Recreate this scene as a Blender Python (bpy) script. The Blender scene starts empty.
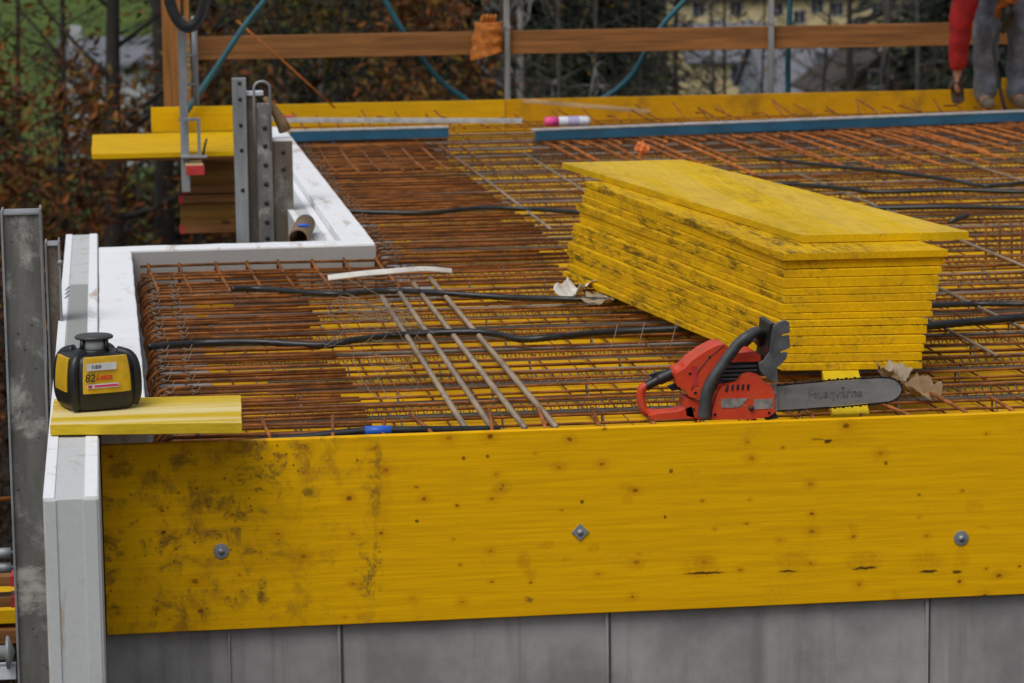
import bpy, bmesh, math, random
from mathutils import Vector, Matrix, Quaternion, noise
random.seed(11)
PI = math.pi
scene = bpy.context.scene
COL = scene.collection
V = Vector

# ------------------------------------------------------------------ camera maths
F_PX = 3000.0; W, H = 1024, 683
yaw, pit, roll = math.radians(7.7), math.radians(8.65), .012
FWD = V((math.sin(yaw)*math.cos(pit), math.cos(yaw)*math.cos(pit), -math.sin(pit)))
R0 = FWD.cross(V((0, 0, 1))).normalized(); U0 = R0.cross(FWD)
CR = R0*math.cos(roll) - U0*math.sin(roll); CU = U0*math.cos(roll) + R0*math.sin(roll)
def ray(x, y): return FWD + CR*((x-W/2)/F_PX) + CU*((H/2-y)/F_PX)
CAM = -ray(100, 446)*7.9
def az(x, y, z): r = ray(x, y); return CAM + r*((z-CAM.z)/r.z)     # survey: point of a level plane
def ay(x, y, Y): r = ray(x, y); return CAM + r*((Y-CAM.y)/r.y)     # survey: point of an upright plane

# ------------------------------------------------------------------ mesh builder
class MB:
    def __init__(s): s.v = []; s.f = []; s.sm = []
    def add(s, vs, fs, smooth=False):
        b = len(s.v); s.v += [V(p) for p in vs]
        s.f += [tuple(i+b for i in f) for f in fs]; s.sm += [smooth]*len(fs); return s
    def box(s, x0, x1, y0, y1, z0, z1, m=None):
        vs = [V(p) for p in ((x0,y0,z0),(x1,y0,z0),(x1,y1,z0),(x0,y1,z0),(x0,y0,z1),(x1,y0,z1),(x1,y1,z1),(x0,y1,z1))]
        if m is not None: vs = [m @ p for p in vs]
        return s.add(vs, [(0,3,2,1),(4,5,6,7),(0,1,5,4),(1,2,6,5),(2,3,7,6),(3,0,4,7)])
    def hexa(s, bot, top):
        return s.add(list(bot)+list(top), [(0,3,2,1),(4,5,6,7),(0,1,5,4),(1,2,6,5),(2,3,7,6),(3,0,4,7)])
    def tube(s, pts, r, n=6, closed=False, caps=True):
        pts = [V(p) for p in pts]; m = len(pts)
        rr = r if hasattr(r, '__len__') else [r]*m
        vs = []; prev = None
        for i, p in enumerate(pts):
            a = pts[(i-1) % m] if (i > 0 or closed) else p
            b = pts[(i+1) % m] if (i < m-1 or closed) else p
            t = (b-a)
            t = t.normalized() if t.length > 1e-9 else V((0, 0, 1))
            if prev is None:
                u = t.orthogonal().normalized()
            else:
                u = (prev - t*prev.dot(t))
                u = u.normalized() if u.length > 1e-6 else t.orthogonal().normalized()
            prev = u; w = t.cross(u)
            for k in range(n):
                c = 2*PI*k/n
                vs.append(p + (u*math.cos(c) + w*math.sin(c))*rr[i])
        fs = []
        for i in range(m if closed else m-1):
            j = (i+1) % m
            for k in range(n):
                l = (k+1) % n
                fs.append((i*n+k, i*n+l, j*n+l, j*n+k))
        if caps and not closed:
            fs.append(tuple(range(n-1, -1, -1))); fs.append(tuple((m-1)*n+k for k in range(n)))
        return s.add(vs, fs, n > 4)
    def prism(s, outline, d0, d1, fn=None, smooth=False):
        # outline: (a, b) points counter-clockwise seen from d = -inf; fn maps (a, d, b) to a point
        fn = fn or (lambda a, d, b: V((a, d, b)))
        n = len(outline)
        vs = [fn(a, d0, b) for a, b in outline] + [fn(a, d1, b) for a, b in outline]
        fs = [tuple(range(n)), tuple(range(2*n-1, n-1, -1))]
        s.add(vs, fs)
        return s.add(vs, [(i, i+n, (i+1) % n + n, (i+1) % n) for i in range(n)], smooth)
    def lathe(s, prof, n=24, c=(0, 0, 0), sq=0.0, axis=None, caps=True):
        # prof: (radius, height); sq squares the section a little
        c = V(c); vs = []
        for r, h in prof:
            for k in range(n):
                a = 2*PI*k/n; ca, sa = math.cos(a), math.sin(a)
                if sq:
                    p = 2+sq; q = (abs(ca)**p + abs(sa)**p)**(-1/p)
                else: q = 1
                d = V((r*ca*q, r*sa*q, h))
                if axis is not None: d = axis @ d
                vs.append(c+d)
        fs = []
        for i in range(len(prof)-1):
            for k in range(n):
                l = (k+1) % n
                fs.append((i*n+k, i*n+l, (i+1)*n+l, (i+1)*n+k))
        if caps:
            fs.append(tuple(range(n-1, -1, -1))); fs.append(tuple((len(prof)-1)*n+k for k in range(n)))
        return s.add(vs, fs, True)
    def build(s, name, mat, parent=None, bevel=0.0, base=None, seg=2, recalc=True):
        me = bpy.data.meshes.new(name)
        if base is None:
            if parent is not None: base = wloc(parent)
            else:
                xs = [p.x for p in s.v]; ys = [p.y for p in s.v]; zs = [p.z for p in s.v]
                base = V(((min(xs)+max(xs))/2, (min(ys)+max(ys))/2, min(zs)))
        base = V(base)
        me.from_pydata([p-base for p in s.v], [], s.f)
        me.polygons.foreach_set('use_smooth', s.sm)
        me.update()
        if recalc:
            bm = bmesh.new(); bm.from_mesh(me)
            bmesh.ops.recalc_face_normals(bm, faces=bm.faces); bm.to_mesh(me); bm.free()
        for m in (mat if isinstance(mat, (list, tuple)) else [mat]): me.materials.append(m)
        o = bpy.data.objects.new(name, me); COL.objects.link(o)
        if parent is not None:
            o.parent = parent; o.location = base - wloc(parent)
        else: o.location = base
        if bevel:
            b = o.modifiers.new('bevel', 'BEVEL'); b.width = bevel; b.segments = seg
            b.limit_method = 'ANGLE'; b.angle_limit = math.radians(40)
        return o
def wloc(o):
    p = V(o.location)
    while o.parent is not None: o = o.parent; p = p + V(o.location)
    return p
def tag(o, label, cat, group=None, kind=None):
    if label: o['label'] = label
    if cat: o['category'] = cat
    if group: o['group'] = group
    if kind: o['kind'] = kind
    return o
def thing(name, label, cat, loc, group=None):
    o = bpy.data.objects.new(name, None); COL.objects.link(o); o.location = loc
    o.empty_display_size = .1
    return tag(o, label, cat, group)
def copy_tree(o, parent=None):
    c = o.copy(); COL.objects.link(c)
    if parent is not None: c.parent = parent
    for ch in list(o.children): copy_tree(ch, c)
    return c
def spline(pts, n=8):
    pts = [V(p) for p in pts]; out = []
    for i in range(len(pts)-1):
        p0 = pts[max(i-1, 0)]; p1 = pts[i]; p2 = pts[i+1]; p3 = pts[min(i+2, len(pts)-1)]
        for k in range(n):
            t = k/n
            out.append(.5*((2*p1) + (p2-p0)*t + (2*p0-5*p1+4*p2-p3)*t*t + (3*p1-p0-3*p2+p3)*t**3))
    out.append(pts[-1]); return out
def text_obj(name, s, size, mat, parent, loc, rot, shear=0, extr=.0004, bold=0):
    cu = bpy.data.curves.new(name, 'FONT'); cu.body = s; cu.size = size; cu.extrude = extr
    cu.shear = shear; cu.offset = bold; cu.align_x = 'CENTER'; cu.align_y = 'CENTER'
    t = bpy.data.objects.new(name, cu); COL.objects.link(t)
    me = bpy.data.meshes.new_from_object(t.evaluated_get(bpy.context.evaluated_depsgraph_get()))
    bpy.data.objects.remove(t)
    me.materials.clear(); me.materials.append(mat)
    o = bpy.data.objects.new(name, me); COL.objects.link(o)
    o.parent = parent; o.location = loc; o.rotation_euler = rot
    return o

def roughen(o, amp, freq=9, cuts=28, fine=.35):
    # dents and unevenness: split the long edges and push the vertices about a little
    me = o.data; bm = bmesh.new(); bm.from_mesh(me)
    L = max(e.calc_length() for e in bm.edges)
    ed = [e for e in bm.edges if e.calc_length() > L*.6]
    bmesh.ops.subdivide_edges(bm, edges=ed, cuts=cuts, use_grid_fill=True)
    sd = V((random.random()*50, random.random()*50, 0))
    for v in bm.verts:
        v.co += noise.noise_vector(v.co*freq+sd)*amp + noise.noise_vector(v.co*freq*5+sd)*amp*fine
    bm.to_mesh(me); bm.free(); return o
# ------------------------------------------------------------------ materials
class NG:
    def __init__(s, name):
        s.m = bpy.data.materials.new(name); s.m.use_nodes = True
        s.t = s.m.node_tree; s.b = s.t.nodes['Principled BSDF']
        s.tc = s.t.nodes.new('ShaderNodeTexCoord'); s.oi = s.t.nodes.new('ShaderNodeObjectInfo')
    def put(s, sock, v):
        if v is None: return
        if hasattr(v, 'bl_idname') and hasattr(v, 'is_output'): s.t.links.new(v, sock)
        elif hasattr(v, '__len__') and len(v) == 3 and sock.type == 'RGBA': sock.default_value = (*v, 1)
        else: sock.default_value = v
    def coord(s, scale=(1, 1, 1), rnd=True):
        mp = s.t.nodes.new('ShaderNodeMapping'); s.t.links.new(s.tc.outputs['Object'], mp.inputs[0])
        mp.inputs['Scale'].default_value = scale
        if rnd:
            k = s.t.nodes.new('ShaderNodeVectorMath'); k.operation = 'SCALE'
            k.inputs[0].default_value = (13.1, 7.7, 9.3); s.t.links.new(s.oi.outputs['Random'], k.inputs['Scale'])
            s.t.links.new(k.outputs[0], mp.inputs['Location'])
        return mp.outputs[0]
    def noise(s, co, scale, detail=5, rough=.55, dist=0):
        n = s.t.nodes.new('ShaderNodeTexNoise'); s.t.links.new(co, n.inputs['Vector'])
        n.inputs['Scale'].default_value = scale; n.inputs['Detail'].default_value = detail
        n.inputs['Roughness'].default_value = rough; n.inputs['Distortion'].default_value = dist
        return n.outputs['Fac']
    def voro(s, co, scale, out='Distance', rand=1):
        n = s.t.nodes.new('ShaderNodeTexVoronoi'); s.t.links.new(co, n.inputs['Vector'])
        n.inputs['Scale'].default_value = scale; n.inputs['Randomness'].default_value = rand
        return n.outputs[out]
    def ramp(s, fac, lo, hi, a=0., b=1.):
        n = s.t.nodes.new('ShaderNodeMapRange'); n.interpolation_type = 'SMOOTHSTEP'
        s.put(n.inputs[0], fac)
        n.inputs[1].default_value = lo; n.inputs[2].default_value = hi
        n.inputs[3].default_value = a; n.inputs[4].default_value = b
        return n.outputs[0]
    def math(s, op, a, b=None):
        n = s.t.nodes.new('ShaderNodeMath'); n.operation = op
        s.put(n.inputs[0], a); s.put(n.inputs[1], b); return n.outputs[0]
    def mix(s, fac, a, b, mode='MIX'):
        n = s.t.nodes.new('ShaderNodeMix'); n.data_type = 'RGBA'; n.blend_type = mode
        s.put(n.inputs[0], fac); s.put(n.inputs[6], a); s.put(n.inputs[7], b); return n.outputs[2]
    def bump(s, h, strength=.3, dist=.002):
        n = s.t.nodes.new('ShaderNodeBump'); n.inputs['Strength'].default_value = strength
        n.inputs['Distance'].default_value = dist
        s.t.links.new(h, n.inputs['Height']); s.t.links.new(n.outputs[0], s.b.inputs['Normal'])
    def sep(s, co):
        n = s.t.nodes.new('ShaderNodeSeparateXYZ'); s.t.links.new(co, n.inputs[0]); return n.outputs
    def spots(s, lst, rough_co=None, amp=.05):
        # stains with a place and size of their own on a board: (x, z, rx, rz, strength) in object space
        cx, cy, cz = s.sep(s.tc.outputs['Object']); tot = None
        if rough_co is not None:
            w = s.math('MULTIPLY', s.math('SUBTRACT', rough_co, .5), amp)
            cx = s.math('ADD', cx, w); cz = s.math('ADD', cz, w)
        for x, z, rx, rz, k in lst:
            a = s.math('POWER', s.math('ABSOLUTE', s.math('DIVIDE', s.math('SUBTRACT', cx, x), rx)), 2)
            b = s.math('POWER', s.math('ABSOLUTE', s.math('DIVIDE', s.math('SUBTRACT', cz, z), rz)), 2)
            f = s.ramp(s.math('ADD', a, b), 1.0, .1, 0, k)
            tot = f if tot is None else s.math('MAXIMUM', tot, f)
        return tot
    def done(s, col, rough=.6, metal=0., spec=None):
        s.put(s.b.inputs['Base Color'], col); s.put(s.b.inputs['Roughness'], rough)
        s.put(s.b.inputs['Metallic'], metal)
        if spec is not None: s.b.inputs['Specular IOR Level'].default_value = spec
        return s.m

def m_plain(name, col, rough=.6, metal=0., var=.25, scale=18, spec=None):
    g = NG(name); co = g.coord()
    n = g.noise(co, scale, 6, .6)
    f = g.ramp(n, .3, .75)
    d = tuple(c*(1-var) for c in col); u = tuple(min(1, c*(1+var*.5)) for c in col)
    g.bump(n, .15, .001)
    return g.done(g.mix(f, d, u), g.ramp(n, .2, .8, rough-.08, rough+.1), metal, spec)

def m_board(name, axis=0, base=(.47, .27, .004), dirt=.35, pale=0., spots=None, orange=None, knots=True, spec=.10, brown=.0, dlo=.55, grime=0, left=None):
    g = NG(name)
    st = [1, 1, 1]; st[axis] = .035
    co = g.coord(tuple(st)); iso = g.coord()
    grain = g.noise(co, 120, 8, .7, .06)
    wide = g.noise(co, 9, 3, .5, .2)
    c1 = tuple(x*.88 for x in base); c2 = (base[0]*1.14, base[1]*1.16, base[2]*1.2)
    col = g.mix(g.ramp(grain, .3, .7), c1, c2)
    col = g.mix(g.ramp(wide, .5, .8, 0, .35), col, (base[0]*.92, base[1]*.78, base[2]*.8))
    lam = g.sep(g.tc.outputs['Object'])[2 if axis == 0 else 0]
    wn = g.t.nodes.new('ShaderNodeTexWhiteNoise'); wn.noise_dimensions = '1D'
    g.put(wn.inputs['W'], g.math('FLOOR', g.math('DIVIDE', g.math('ADD', lam, g.math('MULTIPLY', g.oi.outputs['Random'], 3.0)), .118)))
    col = g.mix(g.ramp(wn.outputs['Value'], 0, 1, 0, .22), col, (base[0]*.80, base[1]*.74, base[2]))
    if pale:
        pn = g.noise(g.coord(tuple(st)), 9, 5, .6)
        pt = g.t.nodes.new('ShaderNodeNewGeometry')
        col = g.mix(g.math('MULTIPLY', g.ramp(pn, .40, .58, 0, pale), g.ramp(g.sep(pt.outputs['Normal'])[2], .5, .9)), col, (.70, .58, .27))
    if knots:
        ks = [1, 1, 1]; ks[axis] = .72
        kx = g.sep(g.tc.outputs['Object']); cx_ = g.t.nodes.new('ShaderNodeCombineXYZ')
        g.put(cx_.inputs[0], g.math('MULTIPLY', kx[axis], .72)); g.put(cx_.inputs[1], kx[2 if axis == 0 else 0])
        vn = g.t.nodes.new('ShaderNodeTexVoronoi'); vn.voronoi_dimensions = '2D'; g.t.links.new(cx_.outputs[0], vn.inputs['Vector']); vn.inputs['Scale'].default_value = 14
        cr_, cg_, cb_ = g.sep(vn.outputs['Color'])
        keep = g.ramp(cr_, .55, .57); size = g.ramp(cg_, .2, 1, .28, .82)
        vj = g.math('DIVIDE', g.math('ADD', vn.outputs['Distance'], g.math('MULTIPLY', g.math('SUBTRACT', g.noise(iso, 48, 4, .7), .5), .22)), size)
        col = g.mix(g.math('MULTIPLY', keep, g.ramp(vj, .55, .08, 0, .36)), col, (.50, .17, .003))
        col = g.mix(g.math('MULTIPLY', keep, g.math('MULTIPLY', g.ramp(vj, .15, .05, 0, .85), g.ramp(cb_, 0, 1, .45, 1))), col, (.15, .045, .004))
    dn = g.noise(iso, 5.5, 8, .72, .6)
    fine = g.noise(iso, 70, 4, .7)
    dm = g.math('MULTIPLY', g.ramp(dn, dlo, dlo+.2), g.ramp(fine, .38, .62))
    col = g.mix(g.math('MULTIPLY', dm, dirt), col, (.075, .055, .028))
    if grime:
        sc_ = [1, 1, 1]; sc_[axis] = .13
        gm = g.noise(g.coord(tuple(sc_)), 34, 9, .82, .2)
        ge = g.t.nodes.new('ShaderNodeNewGeometry'); side = g.ramp(g.math('ABSOLUTE', g.sep(ge.outputs['Normal'])[1]), .6, .9, 1.0, .22); gz = g.noise(g.coord(tuple(sc_)), 3.1, 4, .6)
        col = g.mix(g.math('MULTIPLY', g.math('MULTIPLY', g.ramp(gm, .46, .60), g.ramp(gz, .38, .60)), g.math('MULTIPLY', grime, side)), col, (.035, .026, .008))
    if brown:
        bn = g.noise(iso, 3.2, 5, .6, .3)
        col = g.mix(g.ramp(bn, .45, .7, 0, brown), col, (.16, .085, .02))
    if orange:
        col = g.mix(g.math('MULTIPLY', g.spots(orange, g.noise(iso, 14, 4)), g.ramp(fine, .3, .6, .15, .55)), col, (.36, .13, .004))
    if left is not None:                        # the part of the board that was used before: cement smears and scuffs
        zone = g.ramp(g.math('ADD', g.sep(g.tc.outputs['Object'])[0], g.math('MULTIPLY', g.noise(iso, 30, 3), .03)), left+.02, left-.01)
        a1 = g.ramp(g.noise(iso, 16, 9, .78, .5), .49, .63); a2 = g.ramp(g.noise(iso, 4.5, 4, .6), .38, .58)
        col = g.mix(g.math('MULTIPLY', zone, g.math('MULTIPLY', a1, g.math('MULTIPLY', a2, .78))), col, (.070, .050, .024))
        a3 = g.ramp(g.noise(iso, 8, 6, .7, .2), .5, .66, 0, .6)
        col = g.mix(g.math('MULTIPLY', zone, a3), col, (.36, .17, .012))
        a4 = g.ramp(g.voro(iso, 34), .16, .08, 0, .8)
        col = g.mix(g.math('MULTIPLY', zone, g.math('MULTIPLY', a4, a2)), col, (.09, .04, .012))
    if spots:
        sm_ = [q for q in spots if (q[2] < .0095 and q[3] < .012) or q[3] < .0075]; bg_ = [q for q in spots if q not in sm_]
        br = g.ramp(g.noise(iso, 38, 7, .75), .40, .58)
        col = g.mix(g.math('MULTIPLY', g.spots(bg_, g.noise(iso, 13, 5)), br), col, (.045, .030, .016))
        col = g.mix(g.spots(sm_, g.noise(iso, 60, 3), .012), col, (.075, .030, .008))
    g.bump(g.math('ADD', grain, g.math('MULTIPLY', fine, .4)), .2, .0015)
    return g.done(col, g.ramp(dn, .3, .7, .6, .8), 0, spec)

def m_rust(name, a=(.085, .030, .009), b=(.36, .127, .026), grey=.2):
    g = NG(name); co = g.coord()
    n = g.noise(co, 9, 6, .65); f = g.noise(co, 160, 3, .6)
    col = g.mix(g.ramp(n, .3, .7), a, b)
    col = g.mix(g.ramp(f, .45, .7, 0, .5), col, (a[0]*.6, a[1]*.6, a[2]*.7))
    g2 = g.noise(g.coord((1, 1, 1)), 2.1, 3)
    col = g.mix(g.ramp(g2, .5, .75, 0, grey), col, (.16, .13, .115))
    rv = g.ramp(g.oi.outputs['Random'], 0, 1, .75, 1.2)
    hs = g.t.nodes.new('ShaderNodeHueSaturation'); g.put(hs.inputs['Color'], col); g.put(hs.inputs['Value'], rv)
    g.bump(f, .4, .001)
    return g.done(hs.outputs[0], .78, 0, .25)

def m_white(name, base, stain=.5, axis=1):
    g = NG(name); co = g.coord(); st = [1, 1, 1]; st[axis] = .2
    n = g.noise(g.coord(tuple(st)), 11, 6, .65, .5); f = g.noise(co, 60, 4, .7)
    col = g.mix(g.ramp(f, .3, .7), tuple(c*.93 for c in base), base)
    col = g.mix(g.ramp(n, .56, .74, 0, stain), col, (.34, .20, .085))
    d = g.noise(co, 11, 7, .75)
    col = g.mix(g.math('MULTIPLY', g.ramp(d, .56, .75), .45*stain+.1), col, (.20, .19, .17))
    g.bump(f, .1, .001)
    return g.done(col, .6, 0, .3)

def m_concrete(name, base=(.31, .303, .302), streak=True):
    g = NG(name); co = g.coord()
    n = g.noise(co, 4, 8, .65); f = g.noise(co, 90, 4, .7)
    col = g.mix(g.ramp(n, .3, .7), tuple(c*.72 for c in base), tuple(c*1.18 for c in base))
    if streak:
        s1 = g.noise(g.coord((1, 1, .07)), 14, 5, .6)
        col = g.mix(g.ramp(s1, .50, .74, 0, .55), col, tuple(c*.45 for c in base))
        s2 = g.noise(g.coord((1, 1, .12)), 5, 4, .6)
        col = g.mix(g.ramp(s2, .5, .75, 0, .45), col, (base[0]*1.5, base[1]*1.45, base[2]*1.4))
    p = g.voro(co, 70)
    col = g.mix(g.ramp(p, .10, .05, 0, .55), col, (.03, .03, .03))
    g.bump(g.math('ADD', n, g.math('MULTIPLY', f, .5)), .25, .003)
    return g.done(col, .8, 0, .3)

def m_steel(name, base=(.22, .225, .23), rust=.3, metal=.5, axis=2, splash=0.):
    g = NG(name); co = g.coord(); st = [1, 1, 1]; st[axis] = .2
    n = g.noise(g.coord(tuple(st)), 12, 6, .65); f = g.noise(co, 40, 5, .7)
    col = g.mix(g.ramp(n, .3, .7), tuple(c*.55 for c in base), base)
    col = g.mix(g.ramp(f, .52, .75, 0, rust), col, (.11, .055, .025))
    if splash:
        b = g.noise(co, 4.5, 8, .75, .3)
        col = g.mix(g.ramp(b, .50, .66, 0, splash), col, (.44, .43, .40))
        v = g.voro(co, 24)
        col = g.mix(g.ramp(v, .14, .08, 0, .7), col, (.03, .026, .024))
    g.bump(f, .25, .0015)
    return g.done(col, g.ramp(f, .3, .7, .42, .68), metal, .4)

def m_timber(name, base=(.27, .115, .034), axis=0):
    g = NG(name); st = [1, 1, 1]; st[axis] = .05; co = g.coord(tuple(st))
    n = g.noise(co, 40, 6, .6, .5); w = g.noise(co, 7, 3)
    col = g.mix(g.ramp(n, .3, .7), tuple(c*.6 for c in base), tuple(c*1.2 for c in base))
    col = g.mix(g.ramp(w, .5, .8, 0, .4), col, tuple(c*.45 for c in base))
    ks = [1, 1, 1]; ks[axis] = .5
    v = g.voro(g.coord(tuple(ks)), 5)
    col = g.mix(g.ramp(v, .10, .05, 0, .8), col, (.06, .025, .01))
    g.bump(n, .25, .002)
    return g.done(col, .7, 0, .3)

def m_leaf(name, cols, rough=.6):
    g = NG(name)
    geo = g.t.nodes.new('ShaderNodeNewGeometry'); cr = g.t.nodes.new('ShaderNodeValToRGB')
    g.t.links.new(geo.outputs['Random Per Island'], cr.inputs[0])
    el = cr.color_ramp.elements
    while len(el) < len(cols): el.new(.5)
    for i, c in enumerate(cols):
        el[i].position = i/(len(cols)-1) if len(cols) > 1 else 0; el[i].color = (*c, 1)
    return g.done(cr.outputs[0], rough, 0, .2)

M = {}
M['rust'] = m_rust('rusty_steel')
M['rust_bright'] = m_rust('fresh_rust', (.20, .06, .013), (.50, .17, .036), .08)
M['rust_dark'] = m_rust('dark_rust', (.10, .036, .011), (.30, .105, .024), .2)
M['wire'] = m_steel('weathered_wire', (.20, .18, .16), .6, .2, 0)
M['greybar'] = m_steel('grey_bar_steel', (.36, .28, .20), .6, .15, 1)
M['tie'] = m_plain('tie_wire_steel', (.28, .22, .16), .5, .3)
M['white'] = m_white('white_insulation', (.82, .84, .87), .8)
M['whiteshade'] = m_white('shaded_white_insulation', (.35, .342, .335), .25)  # darker copy of the white insulation, with shade put into its colour
M['zinc'] = m_white('pale_sheet_metal', (.54, .565, .57), .7, 2)
M['zincdark'] = m_white('grey_strip', (.30, .315, .30), .4)
M['conc'] = m_concrete('wall_concrete')
M['soldier'] = m_steel('cement_splashed_steel', (.17, .165, .155), .4, .1, 2, .85)
M['galv'] = m_steel('galvanised_steel', (.36, .375, .39), .12, .45, 2)
M['browned'] = m_steel('browned_steel', (.15, .118, .09), .5, .15, 2, .3)
M['timber'] = m_timber('rough_timber')
M['timberz'] = m_timber('rough_timber_upright', (.34, .14, .034), 2)
M['pale_wood'] = m_timber('pale_wood', (.50, .33, .17), 0)
M['black'] = m_plain('black_plastic', (.012, .0125, .014), .42, 0, .4, 30)
M['blackrub'] = m_plain('black_rubber', (.018, .018, .02), .6, 0, .5, 30)
M['conduit'] = m_plain('conduit_plastic', (.016, .017, .020), .38, 0, .5, 25)
M['charcoal'] = m_plain('charcoal_plastic', (.055, .057, .062), .5, 0, .4, 25)
M['guardgrey'] = m_plain('guard_grey', (.10, .102, .108), .42, 0, .4, 25)
g = NG('orange_red_plastic'); co_ = g.coord(); n_ = g.noise(co_, 26, 8, .75); f_ = g.noise(co_, 120, 4, .7); w_ = g.noise(co_, 9, 3)
col_ = g.mix(g.ramp(w_, .3, .7), (.50, .036, .012), (.62, .060, .018))
col_ = g.mix(g.ramp(n_, .53, .68, 0, .75), col_, (.20, .10, .05))
col_ = g.mix(g.math('MULTIPLY', g.ramp(f_, .60, .72), g.ramp(n_, .40, .6)), col_, (.40, .30, .17))
g.bump(f_, .15, .0008); M['red'] = g.done(col_, g.ramp(n_, .3, .7, .36, .62), 0, .4)
M['redend'] = m_plain('red_paint', (.5, .03, .03), .55)
M['teal'] = m_plain('teal_hose', (.010, .095, .13), .6, 0, .35)
M['blue'] = m_plain('blue_paint', (.016, .105, .20), .5, 0, .2, 6)
M['beamtop'] = m_plain('pale_flange', (.42, .43, .44), .55, 0, .3)
M['greyplate'] = m_concrete('grey_plate', (.10, .10, .105), False)
M['pink'] = m_plain('pink_paint', (.75, .07, .27), .4)
M['bluetape'] = m_plain('blue_tape', (.02, .13, .62), .5)
M['paper'] = m_plain('torn_paper', (.36, .28, .19), .85, 0, .35, 15)
M['card'] = m_plain('cardboard', (.25, .155, .075), .85, 0, .3, 15)
M['strip'] = m_plain('white_strip', (.62, .60, .55), .7, 0, .2)
M['orange'] = m_plain('orange_cloth', (.62, .14, .02), .85, 0, .4, 25)
M['glove'] = m_plain('orange_glove', (.45, .14, .015), .85, 0, .5, 30)
M['jacket'] = m_plain('red_jacket', (.34, .007, .011), .85, 0, .3, 12)
M['jeans'] = m_plain('blue_jeans', (.17, .195, .26), .9, 0, .5, 14)
M['skin'] = m_plain('skin', (.38, .20, .13), .6, 0, .15)
M['darkglove'] = m_plain('dark_glove', (.05, .035, .025), .85, 0, .4)
M['shoe'] = m_plain('work_shoe', (.15, .12, .09), .8, 0, .4)
M['hair'] = m_plain('dark_hair', (.03, .02, .015), .8)
M['ly'] = m_plain('yellow_housing', (.62, .37, .008), .4, 0, .18, 25)
M['label'] = m_plain('white_label', (.62, .64, .72), .5, 0, .15)
M['ink'] = m_plain('black_ink', (.015, .013, .012), .6)
M['redink'] = m_plain('red_ink', (.62, .03, .02), .5)
M['magenta'] = m_plain('magenta_ink', (.55, .03, .12), .5)
g = NG('tinted_glass'); g.b.inputs['Transmission Weight'].default_value = .85; g.b.inputs['IOR'].default_value = 1.3
M['glass'] = g.done((.6, .63, .63), .05)
M['lens'] = m_plain('pale_lens', (.50, .52, .53), .12, 0, .1, 30, .6)
M['bar'] = m_steel('guide_bar_steel', (.28, .283, .29), .65, .15, 0, .15)
M['chain'] = m_plain('chain_steel', (.03, .028, .026), .5, .5, .5)
M['engine'] = m_plain('engine_dark', (.022, .022, .024), .5, 0, .5)
M['sawlabel'] = m_plain('worn_label', (.26, .25, .24), .5, 0, .5, 60)
M['deck'] = m_board('deck_boards', 0, (.66, .355, .002), .3, brown=.18, knots=False)
M['sheet'] = m_board('stack_sheets', 1, (.66, .385, .0015), .8, knots=False, brown=.2, dlo=.5, grime=.88)
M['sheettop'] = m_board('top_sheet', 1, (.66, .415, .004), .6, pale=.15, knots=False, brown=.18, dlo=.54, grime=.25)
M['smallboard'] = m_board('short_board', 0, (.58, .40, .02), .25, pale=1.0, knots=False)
M['platform'] = m_board('platform_boards', 0, (.64, .38, .003), .6, knots=False, brown=.15)
M['farboard'] = m_board('far_boards', 0, (.56, .33, .005), .4, knots=False, brown=.1)
M['farbrown'] = m_board('far_boards_brown', 0, (.50, .27, .006), .5, knots=False, brown=.7)
M['webwood'] = m_timber('beam_web_wood', (.24, .115, .02), 0)
M['bark'] = m_plain('dark_bark', (.030, .024, .020), .9, 0, .5, 8)
M['barkgrey'] = m_plain('grey_bark', (.085, .078, .070), .9, 0, .5, 6)
M['birch'] = m_plain('birch_bark', (.30, .29, .27), .85, 0, .75, 4)
M['autumn'] = m_leaf('autumn_leaves', [(0.0390,0.0125,0.0062),(0.1560,0.0452,0.0109),(0.2340,0.0819,0.0172),(0.0702,0.0234,0.0094),(0.2028,0.1170,0.0172),(0.0351,0.0312,0.0078),(0.1170,0.0351,0.0109)])
M['mixed'] = m_leaf('turning_leaves', [(0.0272,0.0272,0.0054),(0.1197,0.0762,0.0098),(0.0925,0.0299,0.0076),(0.0598,0.0544,0.0087),(0.1469,0.0925,0.0109),(0.0190,0.0218,0.0054)])
M['green'] = m_leaf('dark_green_leaves', [(0.0115,0.0191,0.0071),(0.0191,0.0293,0.0089),(0.0287,0.0319,0.0102),(0.0140,0.0179,0.0076)])
M['needles'] = m_leaf('spruce_needles', [(0.0056,0.0101,0.0056),(0.0101,0.0157,0.0073),(0.0134,0.0190,0.0084)])
M['brush'] = m_leaf('undergrowth_leaves', [(0.0085,0.0048,0.0026),(0.0206,0.0078,0.0032),(0.0068,0.0078,0.0029),(0.0290,0.0109,0.0038),(0.0121,0.0109,0.0034)])

# ------------------------------------------------------------------ terrain and sky
def ground_h(x, y):
    d = math.hypot(x, y)
    h = -9.0 - 7.5*min(1, max(0, (d-60)/140))
    if d > 330: h += (d-330)*.16
    return h + noise.noise(V((x*.03, y*.03, 0)))*.5
g = NG('terrain_ground')
geo = g.t.nodes.new('ShaderNodeNewGeometry'); px, py, pz = g.sep(geo.outputs['Position'])
dd = g.math('SQRT', g.math('ADD', g.math('MULTIPLY', px, px), g.math('MULTIPLY', py, py)))
n1 = g.noise(geo.outputs['Position'], .25, 8, .7); n2 = g.noise(geo.outputs['Position'], 3, 6, .7)
lit = g.mix(g.ramp(n2, .35, .65), (.022, .014, .009), (.075, .036, .018))
gra = g.mix(g.ramp(n1, .35, .65), (.048, .080, .020), (.085, .125, .028))
gra = g.mix(g.ramp(px, 20, 30), gra, (.028, .028, .016))
g.bump(n2, .5, .1)
M['ground'] = g.done(g.mix(g.ramp(g.math('ADD', dd, g.math('MULTIPLY', n1, 40)), 110, 140), lit, gra), .95, 0, .1)
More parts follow.
